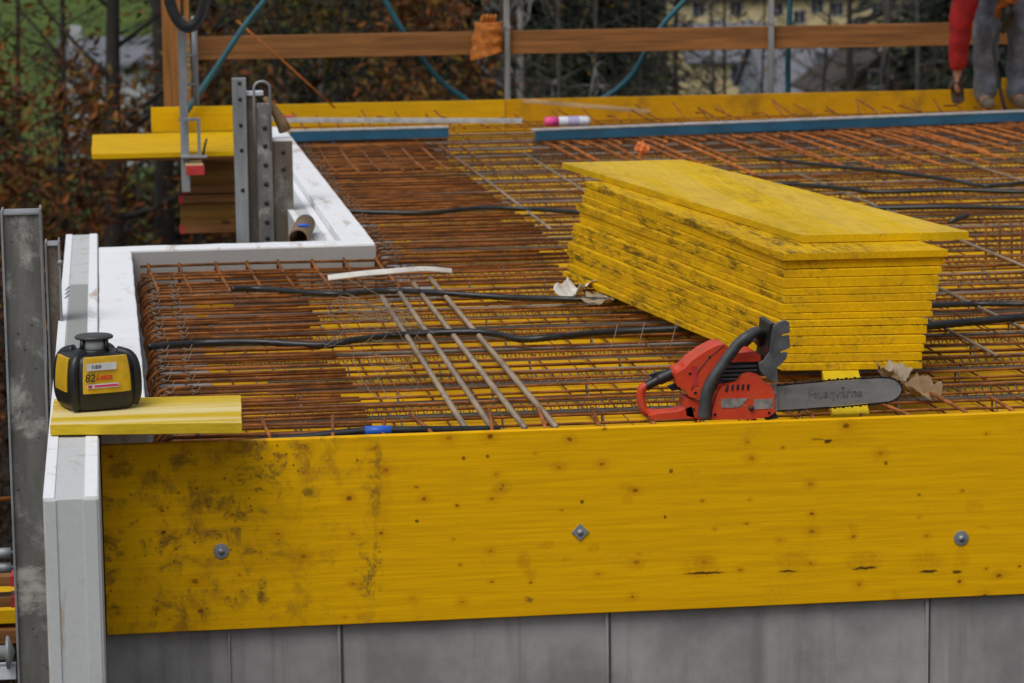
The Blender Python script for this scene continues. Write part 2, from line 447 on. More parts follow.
mb = MB(); N = 90
for i in range(N+1):
    for j in range(N+1):
        a = (i/N*2-1); b = (j/N*2-1)
        x = 1500*a*abs(a)**1.2; y = 1500*b*abs(b)**1.2
        mb.v.append(V((x, y, ground_h(x, y))))
for i in range(N):
    for j in range(N):
        mb.f.append((i*(N+1)+j, (i+1)*(N+1)+j, (i+1)*(N+1)+j+1, i*(N+1)+j+1)); mb.sm.append(True)
tag(mb.build('ground', M['ground'], base=(0, 0, 0)), None, None, kind='structure')

# ------------------------------------------------------------------ concrete wall, deck, parapets
XR = 7.4                                   # right end of the deck, well outside the picture
mb = MB()
mb.box(0.0, 4.6, .0275, .28, -3.2, -.157)
mb.box(.129, .36, .2801, 3.937, -3.2, -.157); mb.box(1.091, 1.33, 3.80, 9.9, -3.2, -.157)
for X in (.325, .62, 1.352, 2.250, 2.75, 3.4):
    w = .0042 if X in (.62, 1.352, 2.250) else .0020
    mb.box(X-w, X+w, .0165, .0276, -3.2, -.24)
    mb.box(X+w+.003, X+w+.006, .0262, .0277, -3.2, -.24)
cw = mb.build('concrete_wall', M['conc'])
for X in (.62, 1.352, 2.250):
    q = MB(); q.box(X+.0048, X+.0125, .0255, .0272, -3.2, -.24); q.build('joint', m_plain('joint_grime', (.13, .127, .125), .9), cw)
tag(cw, 'bare grey concrete wall with vertical joint lines under the long yellow board', 'wall')

mb = MB()
y = .03; k = 0
while y < 11.28:                            # deck planks side by side
    x0 = .135 if y < 3.93 else 1.095
    y1 = min(y+.5, 11.28)
    mb.box(x0, XR, y+.002, y1-.002, -.20, -.165 + (.0015 if k % 2 else 0))
    y += .5; k += 1
tag(mb.build('deck_floor', M['deck'], bevel=.002), None, None, kind='structure')

# long yellow board in front of the slab
PX0, PX1 = .002, 4.5
bx, bz = (PX0+PX1)/2, -.512                # build() puts the origin at the base centre
def sp(px, py, rx, ry, k):                 # survey a stain on the board face
    p = ay(px, py, 0); return (p.x-bx, p.z-bz, rx/372, ry/372, k)
stains = [sp(255,478,9,7,.8), sp(280,455,7,5,.6), sp(215,500,22,16,.55), sp(178,545,7,24,.5), sp(264,592,6,20,.75), sp(233,600,10,9,.75),
          sp(262,489,9,4,.7), sp(306,494,8,6,.6), sp(188,560,16,10,.4), sp(150,480,16,14,.5), sp(120,470,16,12,.45),
          sp(705,573,26,1.6,.95), sp(788,571,12,1.6,.9), sp(865,568,16,1.8,.95), sp(929,571,12,2.2,.95), sp(957,572,7,2.4,.9),
          sp(828,441,5,2.6,.95), sp(818,439,10,1.3,.6), sp(378,500,5,22,.45), sp(379,460,5,26,.5), sp(376,560,3,50,.3),
          sp(921,494,4,3,.8), sp(886,463,3,3,.7), sp(488,456,2.6,2.6,.75), sp(464,458,2.6,2.6,.8), sp(417,521,2.6,2.6,.85),
          sp(582,502,2.6,2.6,.85), sp(665,517,2.4,2.4,.85), sp(671,471,3,3,.75), sp(528,600,7,4,.7), sp(501,487,4,3,.7)]
blush = [sp(502,488,13,10,.7), sp(524,561,10,14,.7), sp(530,573,10,8,.7), sp(545,546,12,5,.6), sp(595,548,8,5,.6), sp(700,566,30,16,.5),
         sp(790,563,20,14,.5), sp(865,560,26,14,.55), sp(930,560,24,14,.5), sp(960,560,10,14,.4), sp(985,528,12,4,.5), sp(895,600,8,12,.5),
         sp(240,560,60,35,.35), sp(290,560,30,18,.4), sp(210,520,60,20,.3), sp(628,487,14,6,.5), sp(853,526,6,6,.5), sp(975,506,14,10,.4),
         sp(627,500,8,8,.5), sp(380,500,16,60,.35), sp(850,440,40,8,.3), sp(745,478,40,10,.25)]
M['panel'] = m_board('long_board', 0, (.78, .415, .0010), .25, spots=stains, orange=blush, left=.747-bx)
# heavy grime on the left third of this board
mb = MB()
mb.box(PX0, PX1, 0, .027, -.512, 0)
panel = roughen(mb.build('formwork_board', M['panel'], bevel=.0025), .0009, 3, 40)
tag(panel, 'long stained yellow formwork board fixed along the slab front above the concrete wall', 'formwork board')
for (px, py, kind) in ((221, 551, 0), (580, 532, 1), (961, 538, 2)):
    p = ay(px, py, 0); q = MB(); R_ = Matrix.Rotation(PI/2, 4, 'X')
    if kind == 1:
        m_ = Matrix.Translation(p) @ Matrix.Rotation(PI/4, 4, 'Y')
        q.box(-.017, .017, -.004, 0, -.017, .017, m_)
    else:
        q.lathe([(.0, .0), (.021, .0), (.021, .0025), (.0205, .003), (.0, .003)], 20, p, axis=R_, caps=False)
    w = q.build('washer', M['galv'], panel, bevel=.0008)
    q = MB(); q.lathe([(0, .003), (.0085, .003), (.0085, .0075), (0, .008)], 6, p, axis=R_, caps=False)
    q.build('nut', M['galv'], w)

# white insulated edge: front left kerb, cross piece, back kerb
def edge(name, boxes, label):
    mb = MB()
    for b in boxes: mb.box(*b)
    o = mb.build(name, M['white'], bevel=.004); roughen(o, .0022, 7, 30); tag(o, label, 'parapet edge'); return o
e1 = edge('insulation_kerb', [(.001, .128, .0295, 3.935, -.30, .047)], 'white insulated kerb running back from the left end of the long yellow board')
e2 = edge('insulation_kerb', [(.001, 1.088, 3.938, 4.068, -.30, .05)], 'white insulated kerb crossing left to right behind the rusty bar cage')
q = MB(); q.box(.13, 1.09, 3.934, 3.9375, -.16, .040); q.build('shaded_face', M['whiteshade'], e2)  # added thin plate: shade on the white kerb's front painted as grey
e3 = edge('insulation_kerb', [(.966, 1.09, 4.071, 9.95, -.30, .048)], 'white insulated kerb running away beside the perforated steel uprights')
# pale sheet metal cheek outside the kerbs
def cheek(x0, x1, y0, y1, ztop, zbot, label, face=True):
    root = thing('sheet_metal_edging', label, 'edging', ((x0+x1)/2, y0, zbot))
    mb = MB(); mb.box(x0, x1, y0, y1, zbot, ztop)
    mb.build('body', M['zinc'], root, bevel=.003)
    mb = MB(); w = x1-x0
    mb.box(x0, x0+.026, y0+.002, y1, ztop-.001, ztop+.003); mb.box(x1-.034, x1-.004, y0+.002, y1, ztop-.001, ztop+.003)
    mb.build('rim', M['white'], root)
    if face:
        mb = MB()
        mb.box(x0+.004, x0+.030, y0-.003, y0+.001, zbot, ztop-.004)
        mb.box(x1-.038, x1-.006, y0-.003, y0+.001, zbot, ztop-.004)
        mb.build('face_fold', M['zinc'], root, bevel=.001)
        mb = MB(); mb.box(x0+.030, x1-.038, y0+1.85, y0+3.85, ztop, ztop+.002); mb.build('worn_band', M['zincdark'], root)
    return root
c1 = cheek(-.131, -.001, -.93, 4.52, .05, -1.6, 'pale grey sheet metal edging outside the front kerb with a dull worn band')
q = MB()
for k in range(9): q.lathe([(.004, 0), (.004, .003)], 8, (-.131+.018+(k % 3)*.004, 2.55+k*.035, .053))
q.build('rivets', M['greyplate'], c1)
c2 = cheek(.845, .965, 4.071, 9.9, .012, -.6, 'pale sheet metal edging outside the back kerb beside the uprights', False)

# short yellow board under the laser level
q4 = [az(50, 424.5, .085), az(242, 422.5, .085), az(241, 395, .085), az(54, 399, .085)]
b = [V((q.x, q.y, .056)) for q in q4]
mb = MB(); mb.hexa(b, [p+V((0, 0, .029)) for p in b])
tag(roughen(mb.build('short_board', M['smallboard'], bevel=.002), .0012, 9, 14), 'short yellow board with worn pale top lying across the kerb under the laser level', 'board')

# ------------------------------------------------------------------ reinforcement
def mat_sheet(y0, y1, x0, x1, z, sx, sy, r, mat, label, thin=.004, wav=.004):
    mb = MB(); rnd = random.Random(int(y0*100)+int(z*1000))
    y = y0+.04
    while y < y1:
        yy = y + rnd.uniform(-.012, .012); pts = []
        n = 10
        for i in range(n+1):
            x = x0 + (x1-x0)*i/n
            pts.append((x, yy + rnd.uniform(-wav, wav), z + rnd.uniform(-wav, wav)))
        mb.tube(pts, r, 5); y += sy
    x = x0+.08
    while x < x1:
        xx = x + rnd.uniform(-.01, .01)
        mb.tube([(xx, y0, z-r-thin), (xx, (y0+y1)/2, z-r-thin+rnd.uniform(-wav, wav)), (xx, y1, z-r-thin)], thin, 4); x += sx
    return tag(mb.build('reinforcement_mesh', mat, recalc=False), label, 'steel mesh')
mat_sheet(.06, 3.85, .2, XR-.2, -.048, .30, .130, .0046, M['rust'], 'rusty upper reinforcement mesh nearest the long yellow board', .0020)
mat_sheet(3.6, 7.4, 1.2, XR-.2, -.054, .30, .165, .0044, M['rust'], 'rusty upper reinforcement mesh in mid deck around the far stack end', .0020)
mat_sheet(7.1, 11.2, 1.2, XR-.2, -.047, .30, .22, .0040, M['rust'], 'rusty upper reinforcement mesh at the far side near the blue beams', .0020)
mat_sheet(.1, 3.9, .2, XR-.2, -.140, .15, .30, .0040, M['rust_dark'], 'dark lower reinforcement mesh deep under the front bars', .0035)
mat_sheet(4.1, 11.2, 1.2, XR-.2, -.142, .15, .34, .0040, M['rust_dark'], 'dark lower reinforcement mesh deep under the rear bars', .0030)

# spacer baskets: two long wires with zigzag wire between
mb = MB(); L = 6.0
mb.tube([(0, 0, .074), (L/2, .006, .076), (L, 0, .074)], .0078, 6)
mb.tube([(0, -.012, .040), (L, -.012, .040)], .0045, 4); mb.tube([(0, .012, .040), (L, .012, .040)], .0045, 4)
n = int(L/.0135)
mb.tube([(i*.0135, -.012 if i % 2 else 0, .040 if i % 2 else .072) for i in range(n)], .0046, 4)
for i in range(20):
    x = .1+i*.3
    mb.tube([(x, -.05, -.012), (x, -.012, .04), (x, .012, .04), (x+.01, .05, -.012)], .0035, 4)
proto = mb.build('spacer_basket', M['wire'], base=(0, 0, 0), recalc=False)
tag(proto, 'grey zigzag wire spacer basket lying across under the upper rusty bars', 'spacer', 'wire spacer baskets under the upper bars')
for i in range(21):
    o = proto if i == 0 else copy_tree(proto)
    y = .30 + i*.505 + random.uniform(-.04, .04)
    x0 = (.42 if y < 3.9 else 1.25) + random.uniform(-.04, .1)
    o.location = (x0, y, -.138); o.rotation_euler = (0, 0, random.uniform(-.004, .004))

# U bars along the kerbs
def hairpin(L, zt, zb, r, n=6):
    R_ = (zt-zb)/2; pts = [(L, 0, zt)]
    for k in range(2): pts.append((L*(1-k)/2+R_, 0, zt))
    for k in range(1, 6):
        a = PI/2 + PI*k/6; pts.append((R_+R_*math.cos(a), 0, (zt+zb)/2 + R_*math.sin(a)))
    pts += [(R_, 0, zb), (L, 0, zb)]
    mb = MB(); mb.tube(pts, r, n); return mb
def tie_loop(x, z, s=.012):
    mb = MB(); pts = []
    for k in range(9):
        a = k*PI*.45; pts.append((x+s*.9*math.cos(a)+.002*k, s*.8*math.sin(a)+.004*math.cos(k*2.), z+.004+s*.5*math.sin(a*1.7)))
    pts.append((x+.03, .01, z+.02)); mb.tube(pts, .0014, 4); return mb
hp = hairpin(.60, -.036, -.135, .0055).build('hairpin_bar', M['rust'], base=(0, 0, 0), recalc=False)
tag(hp, 'rusty hairpin bar lying left to right beside the front white kerb', 'rebar', 'hairpin bars along the front kerb')
tie_loop(.035, -.036).build('tie_wire', M['tie'], hp)
tie_loop(.11, -.036).build('tie_wire', M['tie'], hp)
for i in range(31):
    o = hp if i == 0 else copy_tree(hp)
    o.location = (.150+random.uniform(-.004, .008), 0.12+i*.122+random.uniform(-.015, .015), random.uniform(-.004, .004)+.002)
    o.rotation_euler = (random.uniform(-.03, .03), random.uniform(-.006, .006), random.uniform(-.012, .012))
hb = hairpin(.78, -.036, -.135, .0055).build('hairpin_bar', M['rust'], base=(0, 0, 0), recalc=False)
tag(hb, 'rusty hairpin bar lying left to right beside the back white kerb', 'rebar', 'hairpin bars along the back kerb')
tie_loop(.05, -.036).build('tie_wire', M['tie'], hb)
for i in range(40):
    o = hb if i == 0 else copy_tree(hb)
    o.location = (1.115+random.uniform(-.004, .01), 4.02+i*.142+random.uniform(-.02, .02), random.uniform(-.006, .004))
    o.rotation_euler = (random.uniform(-.03, .03), random.uniform(-.006, .006), random.uniform(-.02, .02))
# long edge bars inside the hairpins
for (x, z, y0, y1, lab) in ((.172, -.058, .1, 3.85, 'long rusty edge bar running back inside the front hairpins, upper'),
                            (.172, -.130, .1, 3.85, 'long rusty edge bar running back inside the front hairpins, lower'),
                            (1.138, -.058, 4.05, 9.8, 'long rusty edge bar running back inside the back hairpins, upper'),
                            (1.138, -.130, 4.05, 9.8, 'long rusty edge bar running back inside the back hairpins, lower')):
    mb = MB(); mb.tube([(x, y0, z), (x+.004, (y0+y1)/2, z-.004), (x, y1, z)], .007, 6)
    tag(mb.build('edge_bar', M['rust']), lab, 'rebar')
# bars across in front of the cross kerb: cage
cage = thing('edge_cage', 'rusty bar cage with upright stirrups standing against the face of the cross kerb', 'rebar cage', (.16, 3.85, -.18))
mb = MB()
for (yy, zz) in ((3.90, -.012), (3.90, -.05), (3.89, -.085), (3.78, -.028), (3.66, -.022)):
    mb.tube([(.16, yy, zz), (.6, yy-.01, zz+.003), (1.15, yy, zz-.002)], .006, 6)
mb.build('long_bars', M['rust'], cage)
for i in range(8):
    x = .19 + i*.128 + random.uniform(-.01, .01)
    mb = MB(); mb.tube([(x+.03, 3.25, -.036), (x+.01, 3.7, -.026), (x, 3.86, -.010), (x, 3.905, -.004), (x, 3.915, -.03), (x, 3.915, -.17)], .006, 6)
    mb.build('stirrup', M['rust'], cage)
# starter bars along the front board
st = MB(); st.tube([(0, .46, -.030), (0, .1, -.014), (0, .055, -.018), (0, .042, -.05), (0, .042, -.17)], .0058, 6)
sb = st.build('starter_bar', M['rust_bright'], base=(0, 0, 0), recalc=False)
tag(sb, 'short rusty starter bar pointing back from behind the long yellow board', 'rebar', 'starter bars behind the long yellow board')
for i in range(27):
    o = sb if i == 0 else copy_tree(sb)
    o.location = (.455+i*.147+random.uniform(-.012, .012), random.uniform(-.008, .012), random.uniform(-.002, .006))
    o.rotation_euler = (random.uniform(-.02, .02), 0, random.uniform(-.12, .05))
# four pale bars
for (a, b_, lab) in (((382, 297), (466, 429), 'pale grey-brown bar lying front to back, leftmost of the four'),
                     ((398, 290), (492, 428), 'pale grey-brown bar lying front to back, second from the left of the four'),
                     ((414, 284), (525, 428), 'pale grey-brown bar lying front to back, third from the left of the four'),
                     ((430, 278), (556, 427), 'pale grey-brown bar lying front to back, rightmost of the four')):
    p, q = az(*a, -.030), az(*b_, -.030)
    mb = MB(); mb.tube([p, p.lerp(q, .5)+V((0, 0, -.003)), q], .0082, 8)
    d = (q-p)
    for k in range(int(d.length/.022)):              # ribs
        c = p + d*(k*.022/d.length); mb.tube([c, c+d.normalized()*.005], .0094, 8)
    tag(mb.build('pale_bar', M['greybar']), lab, 'rebar')
# bars that pass under the blue beams
for i in range(8):
    x = 1.24+i*.118; y1 = 7.75+random.uniform(-.1, .1)
    mb = MB(); mb.tube([(x+.02, 10.12, -.075), (x+.03, 9.6, -.052), (x+.01, 9.0, -.038), (x-.005, 8.4, -.034), (x, y1, -.034)], .0075, 6)
    tag(mb.build('cross_bar', M['rust']), 'rusty bar bending down under the short blue beam on the left', 'rebar', 'bars under the short blue beam')
def beam_y(x): return 9.65 + (x-2.555)*(.582/3.16)
for i in range(46):
    x = 2.62+i*.081+random.uniform(-.02, .02); y1 = beam_y(x)+.1
    y0 = y1-random.uniform(1.5, 2.9)
    if i % 3 == 2: y0 = y1-random.uniform(.6, .9)
    tw = random.uniform(-.05, .02)
    mb = MB(); mb.tube([(x, y1, -.062), (x+tw*.3, y1-.5, -.040), (x+tw, y0, -.032)], .0088, 6)
    tag(mb.build('cross_bar', M['rust_bright']), 'orange rusty bar running forward from under the long blue beam', 'rebar', 'bars under the long blue beam')
for i in range(46):
    x = 1.3+i*.107+random.uniform(-.04, .04)
    y0 = 10.25+random.uniform(0, .3)+(x-1.3)*.06
    mb = MB(); dx = random.uniform(-.12, .06); ye = random.uniform(10.95, 11.27); mb.tube([(x, y0, -.03), (x+dx*.5, (y0+ye)/2, random.uniform(-.03, .02)), (x+dx, ye, random.uniform(-.03, .06))], random.choice([.004, .005, .006]), 5)
    tag(mb.build('starter_bar', M['rust']), 'rusty bar end rising in front of the far yellow board', 'rebar', 'bar ends in front of the far board')
# long loose bars over the mesh
for k, (x, y0, y1) in enumerate(((1.95, 5.0, 8.6), (2.35, 5.2, 8.8), (3.55, 3.2, 7.3), (4.55, 4.9, 8.2), (3.05, .5, 3.0), (2.8, 1.2, 3.4))):
    mb = MB(); mb.tube([(x, y0, -.035), (x+.01, y1, -.035)], .006, 5)
    tag(mb.build('loose_bar', M['greybar']), ['grey bar lying back to front left of the stack, nearer the kerb', 'grey bar lying back to front close to the far left corner of the stack',
        'grey bar lying back to front behind the stack', 'grey bar lying back to front far right behind the stack', 'grey bar lying back to front right of the stack',
        'grey bar lying back to front beside the right foot of the stack'][k], 'rebar')

# tangled tie wire
rnd = random.Random(4); mb = MB()
for s in range(7):
    c = V((.88+rnd.uniform(-.06, .1), 1.9+rnd.uniform(-1.1, .9), -.015)); pts = []
    for k in range(12):
        pts.append(c + V((rnd.uniform(-.13, .13), rnd.uniform(-.38, .38), rnd.uniform(-.018, .05))))
    mb.tube(spline(pts, 5), .0009, 4)
tag(mb.build('wire_tangle', M['tie'], recalc=False), 'loose tangle of thin tan tie wire left of the four pale bars', 'wire')
for k, (a, b_) in enumerate((((648, 318), (638, 346)), ((622, 322), (611, 348)), ((677, 335), (670, 346)))):
    p = az(*b_, -.035); q = p+V((.025, .02, .075))
    mb = MB(); mb.tube([p, p.lerp(q, .5)+V((.003, 0, .004)), q], .0016, 4)
    tag(mb.build('tie_wire_end', M['tie']), ['thin wire end sticking up left of the stack, middle and longest of three', 'thin wire end sticking up left of the stack, leftmost of three', 'thin short wire end under the lower edge of the stack'][k], 'wire')

# ------------------------------------------------------------------ conduits
def conduit(pxs, r, label, z=-.026, mat='conduit'):
    pts = [az(x, y, z + (.0 if i % 2 else .007)) for i, (x, y) in enumerate(pxs)]
    pts = spline(pts, 12); n = len(pts)
    mb = MB()
    # corrugated
    pp = []; rr = []
    for i in range(n-1):
        L_ = (pts[i+1]-pts[i]).length; m_ = max(1, int(L_/.012))
        for k in range(m_):
            pp.append(pts[i].lerp(pts[i+1], k/m_)); rr.append(r*(1.0 if (len(pp) % 2) else .88))
    mb.tube(pp, rr, 7)
    return tag(mb.build('conduit', M[mat], recalc=False), label, 'cable conduit')
conduit([(148,347),(200,343),(255,342),(320,345),(355,340),(400,335),(480,332),(520,339),(555,337),(610,332),(690,328),(760,325)], .0125, 'black corrugated conduit crossing the middle of the front bars to under the stack')
conduit([(232,289),(262,289),(330,294),(390,291),(440,293),(500,297),(560,299),(620,301),(700,304)], .0125, 'black conduit just behind the bent white strip running under the stack')
conduit([(920,327),(960,323),(1024,317),(1100,312),(1250,309),(1400,300)], .0145, 'black conduit coming out right of the stack, thicker lower one', -.022)
conduit([(925,306),(975,304),(1030,304),(1100,300),(1250,299),(1400,292)], .0105, 'black conduit coming out right of the stack, thinner upper one')
conduit([(340,211),(420,213),(480,208),(530,209),(575,212),(640,214)], .0115, 'black conduit passing behind the far left corner of the stack')
conduit([(760,158),(820,165),(900,173),(950,180),(985,186),(1024,183),(1080,180),(1200,178),(1350,174)], .012, 'black conduit snaking behind the stack, farthest of three on the right')
conduit([(730,183),(785,184),(840,188),(880,192),(950,190),(1024,192),(1080,190),(1200,189),(1350,184)], .012, 'black conduit behind the stack, middle of three on the right')
conduit([(830,206),(880,208),(940,207),(1024,208),(1080,209),(1200,206),(1350,203)], .012, 'black conduit behind the stack, nearest of three on the right')
# dark conduit with blue tape behind the long board
p = [V((.40, .10, -.022)), V((.55, .11, -.016)), V((.71, .125, -.008)), V((.84, .125, -.010)), V((1.08, .16, -.024))]
mb = MB(); mb.tube(spline(p, 6), .011, 7)
o = tag(mb.build('taped_conduit', M['conduit'], recalc=False), 'dark conduit wrapped with bright blue tape just behind the long yellow board', 'cable conduit')
mb = MB(); mb.tube([p[2], p[2].lerp(p[3], .55)], .0135, 9); mb.build('tape', M['bluetape'], o)

# ------------------------------------------------------------------ stack of yellow sheets
NS = 15; T = .0234
zb = -.008
def lerp(a, b, t): return a+(b-a)*t
ordn = ['topmost', 'second', 'third', 'fourth', 'fifth', 'sixth', 'seventh', 'eighth', 'ninth', 'tenth', 'eleventh', 'twelfth', 'thirteenth', 'fourteenth', 'bottom']
z_hi = zb+(NS-1)*T
NLt, NRt, FLt = az(783, 252, z_hi), az(944, 248, z_hi), az(583, 181, z_hi)
NLb, NRb, FLb = az(780, 371, zb), az(920, 369, zb), az(563, 276, zb)
rnd = random.Random(3)
thk = [T*rnd.uniform(.72, 1.22) for _ in range(NS-1)]; thk = [q*T*(NS-1)/sum(thk) for q in thk]+[T*1.12]
for k in range(NS):
    i = NS-1-k                                # 0 = bottom
    t = i/(NS-2)
    if k == 0:
        zt = zb+NS*T
        nl, nr, fl, fr = az(803, 236, zt), az(969, 232, zt), az(562, 163, zt), az(684, 160, zt)
    else:
        nl, nr, fl = NLb.lerp(NLt, t), NRb.lerp(NRt, t), FLb.lerp(FLt, t)
        if k == 1: nl = nl+V((-.01, -.03, 0)); nr = nr+V((.0, -.03, 0))
        w_ = (nr-nl); w_.z = 0
        fr = fl+w_
    z0 = zb+sum(thk[:i]); TK = thk[i]
    j = V((rnd.uniform(-.007, .007), rnd.uniform(-.008, .008), 0)) if k else V((0, 0, 0))
    sk = V((rnd.uniform(-.012, .012), 0, 0)) if k else V((0, 0, 0))
    bot = [V((p.x, p.y, z0+.0010))+j for p in (nl, nr, fr+sk, fl+sk)]
    top = [V((p.x, p.y, z0+TK-.0008)) for p in bot]
    # local frame so that the grain runs along the sheet
    mb = MB(); mb.hexa(bot, top)
    o = mb.build('formwork_sheet', M['sheettop'] if k == 0 else M['sheet'], bevel=.0008); roughen(o, .0016, 4, 24)
    lab = {0: 'topmost yellow sheet of the stack, overhanging with a weathered top', NS-1: 'bottom yellow sheet of the stack, resting on the bars'}.get(k, f'dirty yellow formwork sheet, {ordn[k]} from the top of the stack')
    tag(o, lab, 'formwork sheet', 'stack of yellow formwork sheets')
# dunnage
mb = MB(); a, b_ = az(829, 414, -.036), az(868, 414, -.036)
mb.hexa([V((2.008, .13, -.036)), V((2.113, .13, -.036)), V((2.35, 1.25, -.036)), V((2.235, 1.25, -.036))],
        [V((2.008, .13, -.0095)), V((2.113, .13, -.0095)), V((2.35, 1.25, -.0095)), V((2.235, 1.25, -.0095))])
tag(mb.build('bearer_strip', m_board('bearer', 1, (.66, .45, .008), .1, knots=False), bevel=.002), 'bright yellow bearer strip under the near end of the stack, passing behind the chainsaw bar', 'board')
mb = MB(); mb.box(1.80, 2.42, 3.30, 3.40, -.036, -.0095)
tag(mb.build('bearer_strip', M['sheet'], bevel=.002), 'yellow bearer strip under the far end of the stack', 'board')

# ------------------------------------------------------------------ chainsaw
S = .000803
saw = thing('chainsaw', 'red chainsaw with long grey guide bar lying on the bars behind the long yellow board', 'chainsaw', (1.466, .150, -.005))
def sz(zx, zy): return ((zx-65)*S, (365-zy)*S)
sawW = V(saw.location)
def sawfn(a, d, b): return sawW + V((a, d, b))
def sawprism(pts, d0, d1, name, mat, bevel=.004, seg=3, parent=saw):
    mb = MB(); mb.prism([sz(*p) for p in pts], d0, d1, sawfn); o = mb.build(name, M[mat], parent, bevel=bevel, seg=seg); return o
# engine housing and rear body
sawprism([(185,203),(215,186),(240,160),(290,128),(325,112),(352,107),(368,120),(368,142),(330,185),(300,215),(278,252),(266,296),(228,284),(217,262),(187,246)], -.055, .05, 'rear_cover', 'red', .009)
sawprism([(225,292),(266,302),(300,300),(470,300),(512,320),(512,352),(470,364),(262,364),(222,352),(218,320)], -.045, .055, 'crankcase', 'red', .006)
clutch = sawprism([(300,362),(303,330),(318,280),(335,248),(372,240),(396,236),(404,216),(420,209),(440,207),(466,214),(480,236),(506,250),(519,276),(519,345),(500,358),(440,365)], -.078, -.040, 'clutch_cover', 'red', .008)
sawprism([(372,150),(395,141),(455,138),(478,150),(478,172),(370,172)], -.05, .05, 'top_cover', 'red', .006)
sawprism([(325,176),(468,170),(480,205),(480,300),(320,300)], -.038, .04, 'engine', 'engine', .003)
mb = MB()
for i in range(4):
    x0, z0 = sz(338+i*2, 184+i*14); x1, _ = sz(466, 180)
    mb.box(sawW.x+x0, sawW.x+x1, sawW.y-.052, sawW.y-.036, sawW.z+z0-.006, sawW.z+z0)
mb.build('cooling_fins', M['charcoal'], saw, bevel=.001)
# labels on the clutch cover
mb = MB(); mb.prism([sz(*p) for p in [(334,291),(426,291),(408,312),(392,322),(334,322)]], -.0795, -.0775, sawfn); mb.build('label', M['sawlabel'], clutch)
mb = MB(); mb.prism([sz(*p) for p in [(448,296),(512,296),(512,330),(448,330)]], -.0795, -.0775, sawfn); mb.build('label', M['sawlabel'], clutch)
mb = MB(); mb.prism([sz(*p) for p in [(238,180),(256,178),(258,246),(240,250)]], -.0565, -.054, sawfn); mb.build('latch', M['redend'], saw, bevel=.0008)
mb = MB(); p = sawfn(*[sz(437,326)[0], -.078, sz(437,326)[1]]); mb.lathe([(0, 0), (.007, 0), (.007, .007), (0, .008)], 6, p, axis=Matrix.Rotation(PI/2, 4, 'X'), caps=False); mb.build('nut', M['engine'], clutch)
for (x_, y_, d_) in ((312,344,-.079),(500,344,-.079),(352,262,-.079),(250,272,-.0555),(300,150,-.0555),(232,205,-.0555),(245,330,-.0465)):
    mb = MB(); mb.lathe([(0, 0), (.0042, 0), (.0042, .0016), (.0026, .0022), (.0024, .0008), (0, .0008)], 10, sawfn(sz(x_, y_)[0], d_+.0008, sz(x_, y_)[1]), axis=Matrix.Rotation(PI/2, 4, 'X'), caps=False); mb.build('screw', M['chain'], saw)
mb = MB()
for i in range(5): mb.prism([sz(*p) for p in [(352+i*18,243),(360+i*18,243),(358+i*18,262),(350+i*18,262)]], -.0795, -.0772, sawfn)
mb.build('cover_vents', M['engine'], clutch)
mb = MB(); mb.tube([sawfn(sz(*p)[0], -.0555, sz(*p)[1]) for p in [(350,112),(300,150),(262,196),(236,262)]], .0012, 5); mb.build('cover_seam', M['engine'], saw)
mb = MB(); mb.lathe([(0, 0), (.013, 0), (.013, .006), (.010, .008), (0, .008)], 14, sawfn(sz(290,335)[0], -.0455, sz(290,335)[1]), axis=Matrix.Rotation(PI/2, 4, 'X'), caps=False); mb.build('oil_cap', M['black'], saw)
mb = MB(); mb.prism([sz(*p) for p in [(486,352),(528,350),(534,366),(492,372)]], -.072, -.05, sawfn); mb.build('chain_catcher', M['chain'], saw, bevel=.001)
# rear handle loop
pts = [(232,340),(190,349),(140,350),(100,346),(84,335),(76,310),(73,285),(78,262),(92,252)]
mb = MB(); mb.tube(spline([sawfn(sz(*p)[0], -.004, sz(*p)[1]) for p in pts], 5), [.0125]*41, 10); mb.build('rear_handle', M['red'], saw)
mb = MB(); mb.prism([sz(*p) for p in [(92,348),(120,342),(190,338),(240,320),(250,362),(100,362)]], -.045, .03, sawfn); mb.build('hand_guard_plate', M['red'], saw, bevel=.005)
pts = [(90,256),(120,240),(150,226),(192,208)]
mb = MB(); mb.tube(spline([sawfn(sz(*p)[0], -.004, sz(*p)[1]) for p in pts], 5), [.0130]*8+[.0165]*8, 10); mb.build('grip', M['black'], saw)
mb = MB(); mb.tube([sawfn(sz(180,212)[0], -.004, sz(180,212)[1]), sawfn(sz(225,200)[0], -.004, sz(225,200)[1])], .023, 10); mb.build('handle_neck', M['red'], saw)
sawprism([(165,256),(205,244),(212,268),(180,272)], -.01, .006, 'trigger', 'black', .002)
sawprism([(100,218),(140,206),(180,204),(180,212),(120,228)], .0, .016, 'throttle_lock', 'black', .002)
# front handle
pts = [(272,352),(277,320),(283,268),(300,225),(330,182),(362,140),(392,102),(425,78),(458,70),(482,84),(492,112)]
P = [sawfn(sz(*p)[0], -.082 if i < 8 else -.082+(i-7)*.03, sz(*p)[1]) for i, p in enumerate(pts)]
P += [sawfn(sz(480,108)[0], .07, sz(480,108)[1]), sawfn(sz(440,160)[0], .085, sz(440,160)[1]), sawfn(sz(400,290)[0], .085, sz(400,290)[1]), sawfn(sz(390,340)[0], .05, sz(390,340)[1])]
sp_ = spline(P, 6); mb = MB(); mb.tube(sp_, [.0150+.0035*max(0, 1-i/20) for i in range(len(sp_))], 12); mb.build('front_handle', M['charcoal'], saw)
